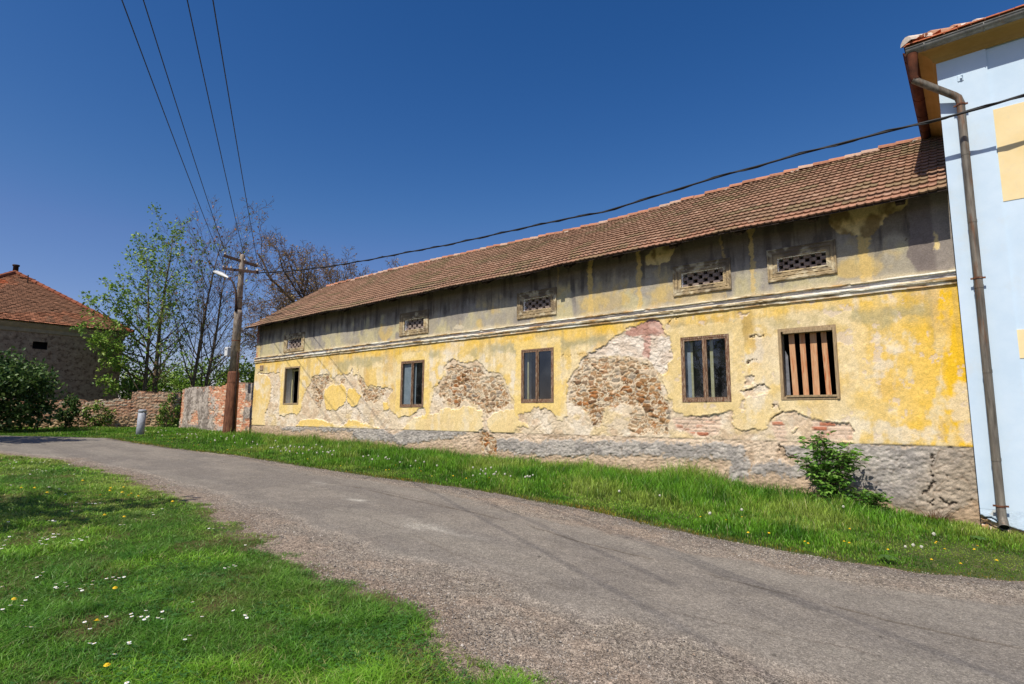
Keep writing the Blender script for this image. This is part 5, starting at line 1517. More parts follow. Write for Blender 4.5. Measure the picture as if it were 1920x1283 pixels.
co = np.empty((N, 6, 3)); co[..., 0] = V[..., 0] * cs[:, None] - V[..., 1] * sn[:, None] + sx_[:, None]; co[..., 1] = V[..., 0] * sn[:, None] + V[..., 1] * cs[:, None] + yy[:, None]
co[..., 2] = V[..., 2] * 0.8 + gz(sx_)[:, None] + 0.012
fc = np.array([(0, 4, 3), (4, 1, 3), (1, 5, 3), (5, 2, 3), (2, 0, 3), (0, 1, 4), (1, 2, 5)])
fi = (np.arange(N)[:, None, None] * 6 + fc[None]).reshape(-1)
pal = np.array([lin(176, 164, 150), lin(144, 134, 124), lin(196, 186, 172), lin(160, 140, 120), lin(126, 118, 110)])
cc = np.repeat(pal[RNG.integers(0, 5, N)] * RNG.uniform(0.65, 1.1, N)[:, None], 6, 0)
tag(fast_mesh('loose_gravel', co.reshape(-1, 3), fi, 3, M_ROAD, None, cc), 'loose grey chippings scattered along both road edges', 'gravel', kind='stuff')

# ================================================================== GRASS
def blades(name, x, y, h, w, col, label, lean=0.35, flop=0.5, z0=0.0):
    N = len(x)
    z = gz(x) - 0.015 + z0
    an = RNG.random(N) * 6.283; ln = RNG.random(N) * 6.283; l = h * lean * (0.3 + RNG.random(N)); fl = h * flop * RNG.random(N)
    ax, ay = np.cos(an) * w * 0.5, np.sin(an) * w * 0.5; lx, ly = np.cos(ln), np.sin(ln)
    co = np.empty((N, 5, 3))
    co[:, 0] = np.stack([x - ax, y - ay, z], -1); co[:, 1] = np.stack([x + ax, y + ay, z], -1)
    mx, my, mz = x + lx * l * 0.5, y + ly * l * 0.5, z + h * 0.6
    co[:, 2] = np.stack([mx + ax * 0.8, my + ay * 0.8, mz], -1); co[:, 3] = np.stack([mx - ax * 0.8, my - ay * 0.8, mz], -1)
    co[:, 4] = np.stack([x + lx * (l + fl), y + ly * (l + fl), z + h * np.clip(1 - 0.35 * fl / h, 0.3, 1)], -1)
    base = np.arange(N)[:, None] * 5
    f = np.concatenate([base + np.array([[0, 1, 2]]), base + np.array([[0, 2, 3]]), base + np.array([[3, 2, 4]])], 1).reshape(-1)
    cc = np.repeat(col, 5, 0).reshape(N, 5, 3).copy()
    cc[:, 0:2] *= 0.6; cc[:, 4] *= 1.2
    return tag(fast_mesh(name, co.reshape(-1, 3), f, 3, M_GRASS, None, cc.reshape(-1, 3)), label, 'grass', kind='stuff')


def gcol(x, y, base, dry, dark, kd=0.35, kk=0.35, seed=0):
    n = len(x)
    a = fbm(x * 0.9 + seed, y * 0.9, 4, 1); b = fbm(x * 3.1, y * 3.1 + seed, 4, 3); r = RNG.random(n)
    c = np.broadcast_to(base, (n, 3)).copy()
    c = mixc(c, dark, sst(-0.1, 0.5, b + 0.5 * (r - 0.5)) * kk * 2)
    c = mixc(c, dry, np.clip(sst(0.0, 0.6, a + 0.8 * (r - 0.5)) * kd * 2, 0, 1))
    return c * (RNG.uniform(0.5, 1.0, n) ** 1.0 * 1.45)[:, None]


def scatter(x0, x1, y0, y1, dens, maxd, k):
    """rejection sample with density falling with distance from the lens"""
    A = (x1 - x0) * (y1 - y0); N = int(A * maxd)
    x = x0 + (x1 - x0) * RNG.random(N); y = y0 + (y1 - y0) * RNG.random(N)
    d = np.hypot(np.hypot(x, y), 1.5)
    keep = RNG.random(N) < np.minimum(1, dens(d) / maxd)
    return x[keep], y[keep]


G_BASE, G_DRY, G_DARK = lin(126, 172, 50), lin(176, 186, 90), lin(78, 130, 32)
# lawn
parts = [scatter(-5.6, -0.8, 0.2, 3.4, lambda d: 52000 / d ** 1.2, 15000, 1), scatter(-12, -5.6, 0.4, 4.2, lambda d: 60000 / d ** 1.55, 5000, 1), scatter(-34, -12, -6, 4.6, lambda d: 60000 / d ** 1.6, 1300, 1)]
x = np.concatenate([p[0] for p in parts]); y = np.concatenate([p[1] for p in parts])
edge = yn(x) - y + 0.14 * fbm(x * 1.2, y * 1.2, 4, 2) + 0.16 * fbm(x * 4, y * 4, 3, 3) + 0.14 + 0.05 * sst(-3.6, -2.4, x)
tuft = fbm(x * 1.9, y * 1.9, 3, 6)
worn = fbm(x * 2.4 + 4, y * 2.4, 4, 7)
ang_ok = np.degrees(np.arctan2(-x, y)) < 93
keep = (edge > 0) & (RNG.random(len(x)) < sst(-0.02, 0.30, edge) * 0.85 + 0.15) & ang_ok & (RNG.random(len(x)) < 1 - 0.55 * sst(0.1, 0.6, worn) * (np.hypot(x, y) < 5))
x, y, edge, tuft, worn = x[keep], y[keep], edge[keep], tuft[keep], worn[keep]
d = np.hypot(x, y)
h = (0.040 + 0.022 * RNG.random(len(x)) + 0.035 * sst(0.15, 0.6, tuft)) * sst(-0.15, 0.5, edge) + 0.016
w = (0.0026 + 0.00050 * d) * RNG.uniform(0.7, 1.6, len(x))
c = gcol(x, y, G_BASE, G_DRY, G_DARK, 0.30, 0.4)
c = mixc(c, lin(150, 138, 78) * 0.8, np.clip(sst(0.0, 0.6, worn) * 0.45 * (RNG.random(len(x)) < 0.6) + sst(0.25, 0.0, edge) * 0.35, 0, 1))
c = mixc(c, lin(206, 188, 130), (RNG.random(len(x)) < 0.05) * 0.8)
c = mixc(c, lin(58, 112, 48), sst(0.1, 0.5, fbm(x * 0.8 + 30, y * 0.8, 3, 2)) * 0.5)
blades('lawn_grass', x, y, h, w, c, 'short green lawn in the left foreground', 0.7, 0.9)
print('LAWN', len(x))
c = None
kx, ky = scatter(-9, -1.5, 0.3, 3.6, lambda d: 9000 / d ** 1.6, 2200, 1)
kk = (yn(kx) - ky > 0.15) & (fbm(kx * 1.1 + 21, ky * 1.1, 3, 5) > 0.12)
kx, ky = kx[kk], ky[kk]; N = len(kx); r0 = RNG.uniform(0.007, 0.014, N); zz = gz(kx) + RNG.uniform(0.02, 0.05, N); a0 = RNG.random(N) * 6.28
co = np.empty((N, 3, 4, 3))
for q in range(3):
    a_ = a0 + q * 2.094
    for v_, (f_, sd_) in enumerate(((0.0, 0.0), (1.0, 0.62), (1.45, 0.0), (1.0, -0.62))):
        co[:, q, v_, 0] = kx + r0 * (np.cos(a_) * f_ - np.sin(a_) * sd_); co[:, q, v_, 1] = ky + r0 * (np.sin(a_) * f_ + np.cos(a_) * sd_); co[:, q, v_, 2] = zz + r0 * 0.25 * f_ * RNG.uniform(-1, 1, N)
cc = np.repeat(np.array(lin(84, 132, 58))[None] * RNG.uniform(0.6, 1.15, N)[:, None], 12, 0)
tag(fast_mesh('clover', co.reshape(-1, 3), np.arange(N * 12), 4, M_GRASS, None, cc), 'patches of darker clover leaves in the foreground lawn', 'clover', kind='stuff')
# soil under the lawn
xs2 = np.arange(-34, 0.5, 0.08); ts = np.linspace(0, 1, 70)
Xl, Tl = np.meshgrid(xs2, ts, indexing='ij'); Yl = -4 + (yn(Xl) + 0.5 + 4) * Tl
e = yn(Xl) - Yl + 0.14 * fbm(Xl * 1.2, Yl * 1.2, 4, 2) + 0.22 * fbm(Xl * 4, Yl * 4, 3, 3) + 0.06
cs_ = mixc(np.broadcast_to(lin(70, 92, 34), Xl.shape + (3,)).copy(), lin(112, 96, 64), sst(0.0, 0.5, fbm(Xl * 2.4 + 4, Yl * 2.4, 4, 7)) * 0.8)
cs_ = mixc(cs_, lin(140, 118, 102), sst(0.28, 0.02, e))
co = np.stack([Xl, Yl, gz(Xl) + np.where(e > 0, 0.004, -0.03) + 0.012 * sst(0.0, 0.3, e)], -1).reshape(-1, 3); nx, nz = Xl.shape
i, j = np.meshgrid(np.arange(nx - 1), np.arange(nz - 1), indexing='ij'); a = (i * nz + j).ravel()
tag(fast_mesh('lawn_soil', co, np.stack([a, a + nz, a + nz + 1, a + 1], -1), 4, M_ROAD, None, (cs_ * 0.8).reshape(-1, 3), True), kind='structure')

# verge between road and house
parts = [scatter(-9, 2.5, 5.0, 11.5, lambda d: 42000 / d ** 1.35, 3200, 1), scatter(-24.5, -9, 6.2, 11.7, lambda d: 36000 / d ** 1.35, 1500, 1), scatter(-37, -24.5, 2.5, 12, lambda d: 34000 / d ** 1.3, 420, 1)]
x = np.concatenate([p[0] for p in parts]); y = np.concatenate([p[1] for p in parts])
lim = np.where(x > XB, YB - 0.01, np.where(x > XL, D - 0.01, np.minimum(11.7, 11.9 + (x + 32.6) * 2.32 * (x < -32.6) * 1.0)))
e = y - yf(x) + 0.10 * fbm(x * 2.2, y * 2.2, 4, 3) + 0.05 * fbm(x * 7, y * 7, 3, 4)
keep = (e > 0.06) & (y < lim) & (RNG.random(len(x)) < 0.35 + 0.65 * sst(0.0, 0.5, e))
x, y, e, lim = x[keep], y[keep], e[keep], lim[keep]
t = np.clip(e / np.maximum(lim - yf(x), 0.5), 0, 1)
pat = fbm(x * 0.75, y * 0.75, 4, 5); n = len(x); r = RNG.random(n)
hg = 0.036 + 0.17 * sst(0.18, 0.80, t + 0.25 * pat) + 0.06 * sst(0.1, 0.5, pat) * sst(0.0, 0.3, t)
hg *= 0.34 + 0.66 * sst(-0.55, -2.0, x + 0.25 * pat)                     # short turf at the right end
hg *= np.where(x < -24, 0.6, 1.0)
tall = sst(0.55, 1.0, t) * sst(-3.6, -4.6, x) * sst(-5.6, -4.8, x) + sst(0.8, 1.0, t) * 0.35 * sst(0.0, 0.4, fbm(x * 1.1 + 8, y * 0 + 1, 3, 1))
hg = hg * (1 + 0.8 * tall) * RNG.uniform(0.55, 1.25, n)
dd = np.hypot(x, y)
c = gcol(x, y, lin(104, 152, 40), lin(172, 184, 86), lin(58, 106, 24), 0.28, 0.4, 5)
c = mixc(c, lin(196, 150, 60) * 0.8, np.clip(sst(0.42, 0.02, e + 0.15 * pat) * 0.75 * (r < 0.7), 0, 1))
c = mixc(c, lin(206, 196, 140) * 0.8, ((RNG.random(n) < 0.03) * 0.8))
c = mixc(c, lin(150, 150, 60) * 0.8, sst(-1.5, 0.0, x) * 0.35 * (r < 0.6))
c = c * RNG.uniform(0.55, 1.35, n)[:, None]
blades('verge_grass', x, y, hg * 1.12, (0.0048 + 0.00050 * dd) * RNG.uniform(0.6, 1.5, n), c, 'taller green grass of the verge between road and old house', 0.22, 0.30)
# seeding stalks rising above the sward near the wall
N = 1500; xk = RNG.uniform(-23.5, -1.6, N); yk = np.minimum(D - 0.05 - np.abs(RNG.normal(0, 0.55, N)), D - 0.04)
kk = fbm(xk * 0.9 + 3, yk, 3, 6) > -0.1; xk, yk = xk[kk], yk[kk]; N = len(xk)
cs2 = np.array([lin(150, 168, 84), lin(186, 178, 110), lin(110, 146, 56)])[RNG.integers(0, 3, N)] * RNG.uniform(0.7, 1.1, N)[:, None]
blades('grass_stalks', xk, yk, RNG.uniform(0.28, 0.50, N), 0.004 + 0.00030 * np.hypot(xk, yk), cs2, 'tall thin seeding grass stalks along the foot of the old house', 0.2, 0.15)
print('VERGE', n)

# ================================================================== FLOWERS
def flower_mesh(kind):
    me = bpy.data.meshes.new(kind); v = []; f = []; mi = []
    def disc(r, z, n, dome, mat, petal=0.0):
        b = len(v); v.append((0, 0, z + dome))
        for k in range(n):
            a = 2 * math.pi * k / n; rr_ = r * (1 - petal * (k % 2)); v.append((rr_ * math.cos(a), rr_ * math.sin(a), z))
        for k in range(n): f.append((b, b + 1 + k, b + 1 + (k + 1) % n)); mi.append(mat)
    def stem(h, w):
        b = len(v)
        for z in (0, h):
            for k in range(3): v.append((w * math.cos(k * 2.1), w * math.sin(k * 2.1), z))
        for k in range(3): f.append((b + k, b + (k + 1) % 3, b + 3 + (k + 1) % 3, b + 3 + k)); mi.append(2)
    if kind == 'daisy': stem(0.06, 0.0012); disc(0.0125, 0.06, 20, 0.001, 0, 0.22); disc(0.0042, 0.0615, 8, 0.002, 1)
    if kind == 'dandelion': stem(0.065, 0.002); disc(0.018, 0.062, 22, 0.008, 1, 0.18); disc(0.012, 0.068, 14, 0.006, 1, 0.18)
    if kind == 'seed_head':
        stem(0.24, 0.003); b = len(v)
        for i in range(7):
            ph = math.pi * i / 6
            for k in range(10):
                a = 2 * math.pi * k / 10 + i * 0.3; r = 0.018 * (1 + 0.12 * math.sin(k * 5 + i * 3)); v.append((r * math.sin(ph) * math.cos(a), r * math.sin(ph) * math.sin(a), 0.26 + r * math.cos(ph)))
        for i in range(6):
            for k in range(10): f.append((b + i * 10 + k, b + i * 10 + (k + 1) % 10, b + (i + 1) * 10 + (k + 1) % 10, b + (i + 1) * 10 + k)); mi.append(0)
    me.from_pydata(v, [], f)
    for m_ in ((M_CLOCK if kind == 'seed_head' else M_PETAL), M_YELLOW, M_STEM): me.materials.append(m_)
    me.polygons.foreach_set('material_index', mi); me.update()
    return me


M_STEM = n_mat('flower_stem', lin(90, 130, 44), lin(110, 150, 60), 9, 0.7, bump=0)
FM = {k: flower_mesh(k) for k in ('daisy', 'dandelion', 'seed_head')}


def plant_flower(kind, p, label, group, sc=1.0, zoff=0.0):
    o = bpy.data.objects.new(kind, FM[kind]); o.location = (p[0], p[1], float(gz(p[0])) + zoff)
    o.scale = (sc, sc, sc); o.rotation_euler = (random.uniform(-0.25, 0.25), random.uniform(-0.25, 0.25), random.uniform(0, 6.28))
    link(o); tag(o, label, kind.replace('_', ' '), group)


DA = [(63, 35), (305, 47), (545, 75), (600, 78), (370, 60), (415, 93), (66, 118), (960, 128), (975, 130), (795, 142), (552, 150), (575, 150), (600, 150), (620, 148), (475, 145), (1016, 184), (265, 206), (445, 198), (948, 208), (965, 220),
      (277, 240), (348, 240), (358, 260), (295, 258), (330, 255), (50, 265), (752, 283), (785, 283), (822, 285), (860, 245), (1315, 305), (1345, 307), (60, 355), (40, 378), (35, 410), (18, 432), (8, 370), (330, 340), (360, 342), (332, 358), (352, 356),
      (285, 358), (270, 368), (300, 372), (335, 376), (250, 382), (235, 394), (262, 402), (295, 408), (278, 380), (458, 376), (490, 372), (515, 378), (543, 362), (430, 398), (548, 395), (1540, 410), (283, 580), (245, 605), (238, 600), (1400, 550), (1425, 548),
      (1460, 536), (1490, 542), (1253, 597), (785, 607), (675, 618), (712, 612), (740, 616), (715, 627), (585, 637), (572, 657), (518, 660), (497, 682), (520, 692), (405, 648), (435, 665), (350, 655), (352, 670), (370, 680), (155, 752), (140, 772), (62, 787),
      (122, 790), (15, 808), (22, 670), (1213, 770), (838, 838), (912, 822), (1030, 820), (888, 855), (942, 855), (910, 868), (978, 870), (1018, 875), (672, 854), (838, 858), (538, 887), (563, 938), (152, 925), (182, 930), (308, 876), (815, 1015), (810, 1030),
      (605, 1023), (550, 1032), (1157, 1005), (1185, 985), (805, 1275), (1525, 848), (1547, 858), (705, 1105), (1480, 815), (1265, 862)]
for u_, v_ in DA:
    p = ong(u_ / 3.35, 900 + v_ / 3.35); d = np.linalg.norm(p - CAM); q = CAM + (p - CAM) * (1 - 0.055 / max(CAM[2] - p[2], 0.3))
    plant_flower('daisy', q, 'small white daisy open in the left foreground lawn', 'daisies in the lawn', 1.0 + max(0, d - 5) * 0.04)
DY = [(215, 50), (300, 80), (685, 68), (690, 52), (770, 48), (775, 78), (800, 98), (830, 88), (865, 102), (630, 97), (1085, 136), (660, 220), (775, 232), (140, 52), (725, 676), (600, 893), (520, 5), (680, 1162), (84, 745)]
for u_, v_ in DY:
    p = ong(u_ / 3.35, 900 + v_ / 3.35); d = np.linalg.norm(p - CAM); q = CAM + (p - CAM) * (1 - 0.055 / max(CAM[2] - p[2], 0.3))
    plant_flower('dandelion', q, 'yellow dandelion open in the left foreground lawn', 'yellow dandelions in the lawn', 1.0 + max(0, d - 6) * 0.03)
for k in range(70):      # daisies farther off
    px_, py_ = random.uniform(0, 250), random.uniform(862, 900); p = ong(px_, py_)
    if p[1] < yn(p[0]) - 0.3: plant_flower('daisy', p, 'small white daisy open in the left foreground lawn', 'daisies in the lawn', 1.2)
SH = [(370, 50), (378, 65), (425, 62), (470, 75), (450, 98), (530, 45), (560, 75), (580, 70), (600, 70), (620, 68), (735, 122), (795, 140), (838, 122), (940, 132), (1045, 160), (1383, 118), (1375, 185), (1430, 205), (1468, 195), (1452, 225), (1500, 190), (1560, 232),
      (1580, 262), (1698, 255), (1665, 135), (1865, 265), (1905, 260), (1850, 290), (20, 15), (95, 10), (125, 12), (118, 40)]
SHP = [(600 + u_ / 4.8, 860 + v_ / 4.8) for u_, v_ in SH] + [(1580, 950), (1690, 1021), (1703, 1021), (1740, 1026), (1747, 1042), (1094, 955), (1240, 954), (1324, 966), (1390, 958), (1163, 952), (985, 918), (995, 912), (912, 888), (917, 900), (925, 905)]
for k in range(70): SHP.append((random.uniform(270, 620), 0))
for px_, py_ in SHP:
    if py_ == 0:
        py_ = 808 + (px_ - 270) * 0.11 + random.uniform(2, 34)
    p = ong(px_, min(py_ + 4, 1000000))
    if p[1] < yf(p[0]) + 0.1 or p[1] > 11.4: continue
    far = np.linalg.norm(p)
    d_ = p - CAM; q = CAM + d_ * (1 - 0.20 / max(-d_[2], 0.5)) if p[1] > yf(p[0]) + 1 else p
    if q[1] < yf(q[0]) + 0.05: q = p
    plant_flower('seed_head', q, 'white dandelion seed head standing in the verge grass', 'dandelion seed heads in the verge', random.uniform(0.8, 1.1) * (1.0 if far < 15 else 1.15))
for k in range(60):
    x_ = random.uniform(-23, 1) if k > 14 else random.uniform(-3, 1); y_ = float(yf(x_)) + random.uniform(0.1, 1.6)
    plant_flower('dandelion', (x_, y_), 'yellow dandelion flowering at the roadside edge of the verge', 'yellow dandelions in the verge', random.uniform(0.7, 1.0), 0.04)
# flat broad leaf rosettes at the road edge
for px_, py_ in ((1663, 1053), (1832, 1015)):
    p = ong(px_, py_); m = MB()
    for k in range(9):
        a = k * 0.7 + random.uniform(-0.2, 0.2); L = random.uniform(0.09, 0.15); w = 0.03
        dv = np.array([math.cos(a), math.sin(a), 0]); sv = np.array([-math.sin(a), math.cos(a), 0]); b0 = np.array([p[0], p[1], p[2] + 0.02])
        m.add([b0, b0 + dv * L * 0.5 + sv * w + np.array([0, 0, 0.04]), b0 + dv * L + np.array([0, 0, 0.015]), b0 + dv * L * 0.5 - sv * w + np.array([0, 0, 0.04])], [(0, 1, 2, 3)], tuple(lin(84, 120, 50) * random.uniform(0.6, 1)))
    tag(m.build('broadleaf_weed', M_LEAF), 'flat broadleaf weed at the road edge below the bush' if px_ < 1700 else 'pale broadleaf weed in short turf left of the downpipe', 'weed')

# ================================================================== TREES AND SHRUBS
class LeafBag:
    def __init__(s): s.p = []; s.n = []; s.s = []; s.c = []
    def add(s, p, size, col, d=None): s.p.append(p); s.s.append(size); s.c.append(col); s.n.append(d if d is not None else (0, 0, 0))
    def build(s, name, parent, mat=None, shape='leaf', droop=0.3):
        N = len(s.p); P = np.array(s.p); S = np.array(s.s)[:, None]; Cc = np.array(s.c)
        d = RNG.normal(size=(N, 3)); d[:, 2] -= droop; d += np.array(s.n) * 2.0; d /= np.linalg.norm(d, axis=1)[:, None]
        u = RNG.normal(size=(N, 3)); u[:, 2] += 1.0; sd = np.cross(d, u); sd /= np.linalg.norm(sd, axis=1)[:, None] + 1e-9
        up_ = np.cross(sd, d)
        W_ = {'leaf': 0.30, 'lance': 0.21}.get(shape, 0.3)
        co = np.stack([P, P + d * S * 0.35 + sd * S * W_ + up_ * S * 0.08, P + d * S * 0.7 + sd * S * W_ * 0.7 + up_ * S * 0.05, P + d * S, P + d * S * 0.7 - sd * S * W_ * 0.7 + up_ * S * 0.05, P + d * S * 0.35 - sd * S * W_ + up_ * S * 0.08], 1)
        b = np.arange(N)[:, None] * 6
        f = np.concatenate([b + np.array([[0, 1, 2, 3]]), b + np.array([[0, 3, 4, 5]])], 1).reshape(-1)
        return fast_mesh(name, co.reshape(-1, 3), f, 4, mat or M_LEAF, parent, np.repeat(Cc, 6, 0))


def grow(m, p, d, L, r, lev, cfg, tips, rnd):
    d = np.array(d, float); d /= np.linalg.norm(d)
    n = max(3, int(L / cfg['seg'])); pts = [np.array(p, float)]; rad = [r]
    taper = cfg['taper'][min(lev, len(cfg['taper']) - 1)]
    wg = cfg['wig'] * (cfg.get('w0', 1.0) if lev == 0 else 1.0)
    for i in range(n):
        d = d + np.array([rnd.gauss(0, 1), rnd.gauss(0, 1), rnd.gauss(0, 1)]) * wg + np.array([0, 0, cfg['up'][min(lev, len(cfg['up']) - 1)]])
        d /= np.linalg.norm(d); pts.append(pts[-1] + d * L / n); rad.append(r * (1 - (1 - taper) * (i + 1) / n))
    ns = 9 if r > 0.1 else (6 if r > 0.035 else 3)
    m.tube(pts, rad, ns, cap=False)
    if lev >= cfg['lev']:
        tips.append((pts, d)); return
    k = cfg['kids'][min(lev, len(cfg['kids']) - 1)]
    az = rnd.uniform(0, 6.28)
    for q in range(k):
        f = cfg['start'][min(lev, len(cfg['start']) - 1)]; t = f + (1 - f) * (q + rnd.random() * 0.8) / k
        i = min(int(t * n), n - 1); b = pts[i] + (pts[i + 1] - pts[i]) * (t * n - i); ax = pts[i + 1] - pts[i]; ax /= np.linalg.norm(ax)
        az += 2.4 + rnd.uniform(-0.4, 0.4)
        s1 = np.cross(ax, [0.3, 0.2, 1]); s1 /= np.linalg.norm(s1) + 1e-9; s2 = np.cross(ax, s1)
        an = math.radians(rnd.uniform(*cfg['ang'][min(lev, len(cfg['ang']) - 1)]))
        nd = ax * math.cos(an) + (s1 * math.cos(az) + s2 * math.sin(az)) * math.sin(an)
        rl = cfg['len'][min(lev, len(cfg['len']) - 1)] * rnd.uniform(0.7, 1.2) * (1 - cfg['fall'] * t)
        grow(m, b, nd, L * rl, max(rad[i] * cfg['rr'] * rnd.uniform(0.8, 1.1), cfg.get('rmin', 0.008)), lev + 1, cfg, tips, rnd)
    if cfg.get('lead', True) and lev > 0:
        tips.append((pts, d))


def make_tree(base, H, r, cfg, label, leaf=None, seed=1, bark=None, group=None, d0=(0, 0, 1), extra=(), name='tree', cat='tree'):
    rnd = random.Random(seed); root = empty(name, base, label, cat, group)
    m = MB(); tips = []
    grow(m, base, d0, H, r, 0, cfg, tips, rnd)
    nt0 = len(tips)
    for (h, dv, L, rr_) in extra:
        grow(m, np.array(base) + np.array(d0) * h, dv, L, rr_, 1, cfg, tips, rnd)
    m.build('trunk', bark or M_BARK, root, True)
    if leaf:
        bag = LeafBag()
        for ti, (pts, d) in enumerate(tips):
            dens = leaf.get('p', 1) if ti < nt0 else 0.85
            for q in range(leaf['n'] if ti < nt0 else leaf['n'] + 3):
                if rnd.random() > dens: continue
                t = rnd.random() ** leaf.get('bias', 0.6); i = min(int(t * (len(pts) - 1)), len(pts) - 2)
                p = pts[i] + (pts[i + 1] - pts[i]) * rnd.random() + np.array([rnd.gauss(0, 1), rnd.gauss(0, 1), rnd.gauss(0, 1)]) * leaf['sp']
                a = leaf['cols']; cc = np.array(a[int(rnd.random() * len(a))]) * rnd.uniform(0.75, 1.15)
                bag.add(p, leaf['size'] * rnd.uniform(0.6, 1.2), cc, d * 0.3)
        if bag.p: bag.build('crown', root, droop=leaf.get('droop', 0.3))
    return root


YG = [lin(140, 172, 66), lin(116, 154, 50), lin(164, 186, 88), lin(96, 132, 46)]
BRN = [lin(164, 112, 76), lin(140, 96, 64), lin(184, 140, 100)]
ASH = dict(seg=0.5, taper=[0.10, 0.15, 0.3, 0.4], wig=0.06, up=[0.02, 0.06, 0.03, 0.02], lev=3, kids=[26, 8, 5], start=[0.16, 0.12, 0.1], ang=[(28, 62), (25, 55), (25, 60)], len=[0.50, 0.42, 0.5], fall=0.66, rr=0.42, w0=0.35)
BARE = dict(ASH, kids=[28, 9, 6], rmin=0.010, ang=[(26, 54), (22, 50), (25, 60)], len=[0.56, 0.42, 0.5], start=[0.14, 0.15, 0.1], fall=0.60)
leafy = dict(n=6, size=0.17, sp=0.10, cols=YG, p=0.32, bias=0.35)
for px_, X_, H, r, lb, cfg_, lf, sd, ex in (
        (268, -37.0, 9.8, 0.13, 'young tree with fresh green leaves nearest the red roofed house', ASH, leafy, 3,
         [(3.6, (0.25, -1.0, 0.30), 3.9, 0.06), (2.6, (0.4, -1.0, 0.25), 3.6, 0.055), (4.6, (0.1, -0.9, 0.5), 3.9, 0.06), (1.9, (0.5, -1, 0.15), 2.6, 0.05), (3.0, (0.6, -0.8, 0.2), 2.8, 0.05), (5.0, (0.2, -0.9, 0.8), 3.4, 0.05), (4.0, (0.3, -1.0, 0.1), 3.2, 0.05)]),
        (294, -37.3, 11.7, 0.16, 'tall young tree with fresh green leaves and a straight trunk', ASH, leafy, 5, []),
        (356, -37.4, 12.0, 0.13, 'nearly bare young tree with brown seed clusters behind the brick wall', BARE, dict(n=3, size=0.17, sp=0.12, cols=BRN, p=0.07, bias=0.2), 8, []),
        (379, -37.0, 11.4, 0.13, 'nearly bare slanting young tree closest to the utility pole', BARE, dict(n=3, size=0.17, sp=0.12, cols=BRN + YG, p=0.07, bias=0.2), 13, [])):
    p = atx(px_, 738, X_); z = float(gz(X_))
    make_tree((X_, float(p[1]), z), H, r, cfg_, lb, lf, sd, extra=ex, d0=(0, -0.02 if px_ < 370 else 0.05, 1), group='young trees behind the wall', name='young_tree')
OAK = dict(seg=0.6, taper=[0.22, 0.30, 0.3, 0.35, 0.5], wig=0.15, up=[0.0, 0.05, 0.05, 0.04, 0.03], lev=4, kids=[12, 8, 7, 6], start=[0.60, 0.22, 0.15, 0.1], ang=[(46, 88), (30, 65), (30, 65), (30, 70)], len=[0.98, 0.50, 0.48, 0.48], fall=0.30, rr=0.60, w0=0.4, rmin=0.013)
buds = dict(n=3, size=0.11, sp=0.10, cols=[lin(160, 122, 70), lin(168, 142, 78), lin(140, 102, 66)], p=0.45, bias=0.3)
for px_, py_, Y_, H, r, lb, sd in ((604, 600, 20.5, 7.9, 0.42, 'large bare old tree behind the left end of the long roof', 4), (652, 560, 24, 8.4, 0.32, 'bare tree right of the largest tree, cut by the roof ridge', 9),
                                   (528, 640, 21, 6.2, 0.20, 'small bare tree between the pole and the roof corner', 21), (700, 530, 30, 8.0, 0.26, 'distant bare treetop just peeping over the long roof', 17)):
    p = at(px_, py_, Y_)
    make_tree((float(p[0]), Y_, float(gz(p[0]))), H, r, OAK, lb, buds, sd, M_OAKBARK, name='bare_tree', group='bare trees behind the long roof')


def bush(name, c, rad, N, size, cols, label, seed, cat='bush', flat=0.0, clumps=60, stems=6, inner=lin(26, 36, 16)):
    rnd = random.Random(seed); c = np.array(c, float); rad = np.array(rad, float)
    root = empty(name, (c[0], c[1], float(gz(c[0]))), label, cat)
    m = MB()
    for k in range(stems):
        a = rnd.uniform(0, 6.28); e = c + rad * np.array([math.cos(a) * 0.55, math.sin(a) * 0.55, rnd.uniform(0.1, 0.75)])
        b = np.array([c[0] + rnd.uniform(-0.25, 0.25) * rad[0], c[1] + rnd.uniform(-0.25, 0.25) * rad[1], float(gz(c[0])) - 0.05])
        m.tube([b, b * 0.5 + e * 0.5 + np.array([0, 0, 0.15]), e], [0.02 + 0.012 * rad[0], 0.015 + 0.008 * rad[0], 0.008], 5)
    m.build('stems', M_BARK, root, True)
    bag = LeafBag(); cl = []
    for k in range(clumps):
        v = np.array([rnd.gauss(0, 1), rnd.gauss(0, 1), rnd.gauss(0.15, 0.9)]); v /= np.linalg.norm(v)
        cl.append((c + rad * v * rnd.uniform(0.55, 0.98) * np.array([1, 1, 1]), rnd.uniform(0.16, 0.34)))
    for k in range(N):
        p0, s = cl[int(rnd.random() * clumps)]
        v = np.array([rnd.gauss(0, 1), rnd.gauss(0, 1), rnd.gauss(0, 1)]); v /= np.linalg.norm(v)
        p = p0 + v * rad * s * rnd.uniform(0.75, 1.0)
        if p[2] < float(gz(p[0])) + 0.03: continue
        dz = (p - c) / rad; dist = np.linalg.norm(dz)
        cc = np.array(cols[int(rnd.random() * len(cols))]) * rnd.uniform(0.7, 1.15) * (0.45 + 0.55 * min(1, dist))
        bag.add(p, size * rnd.uniform(0.6, 1.25), cc, v * 0.3)
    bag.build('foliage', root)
    return root


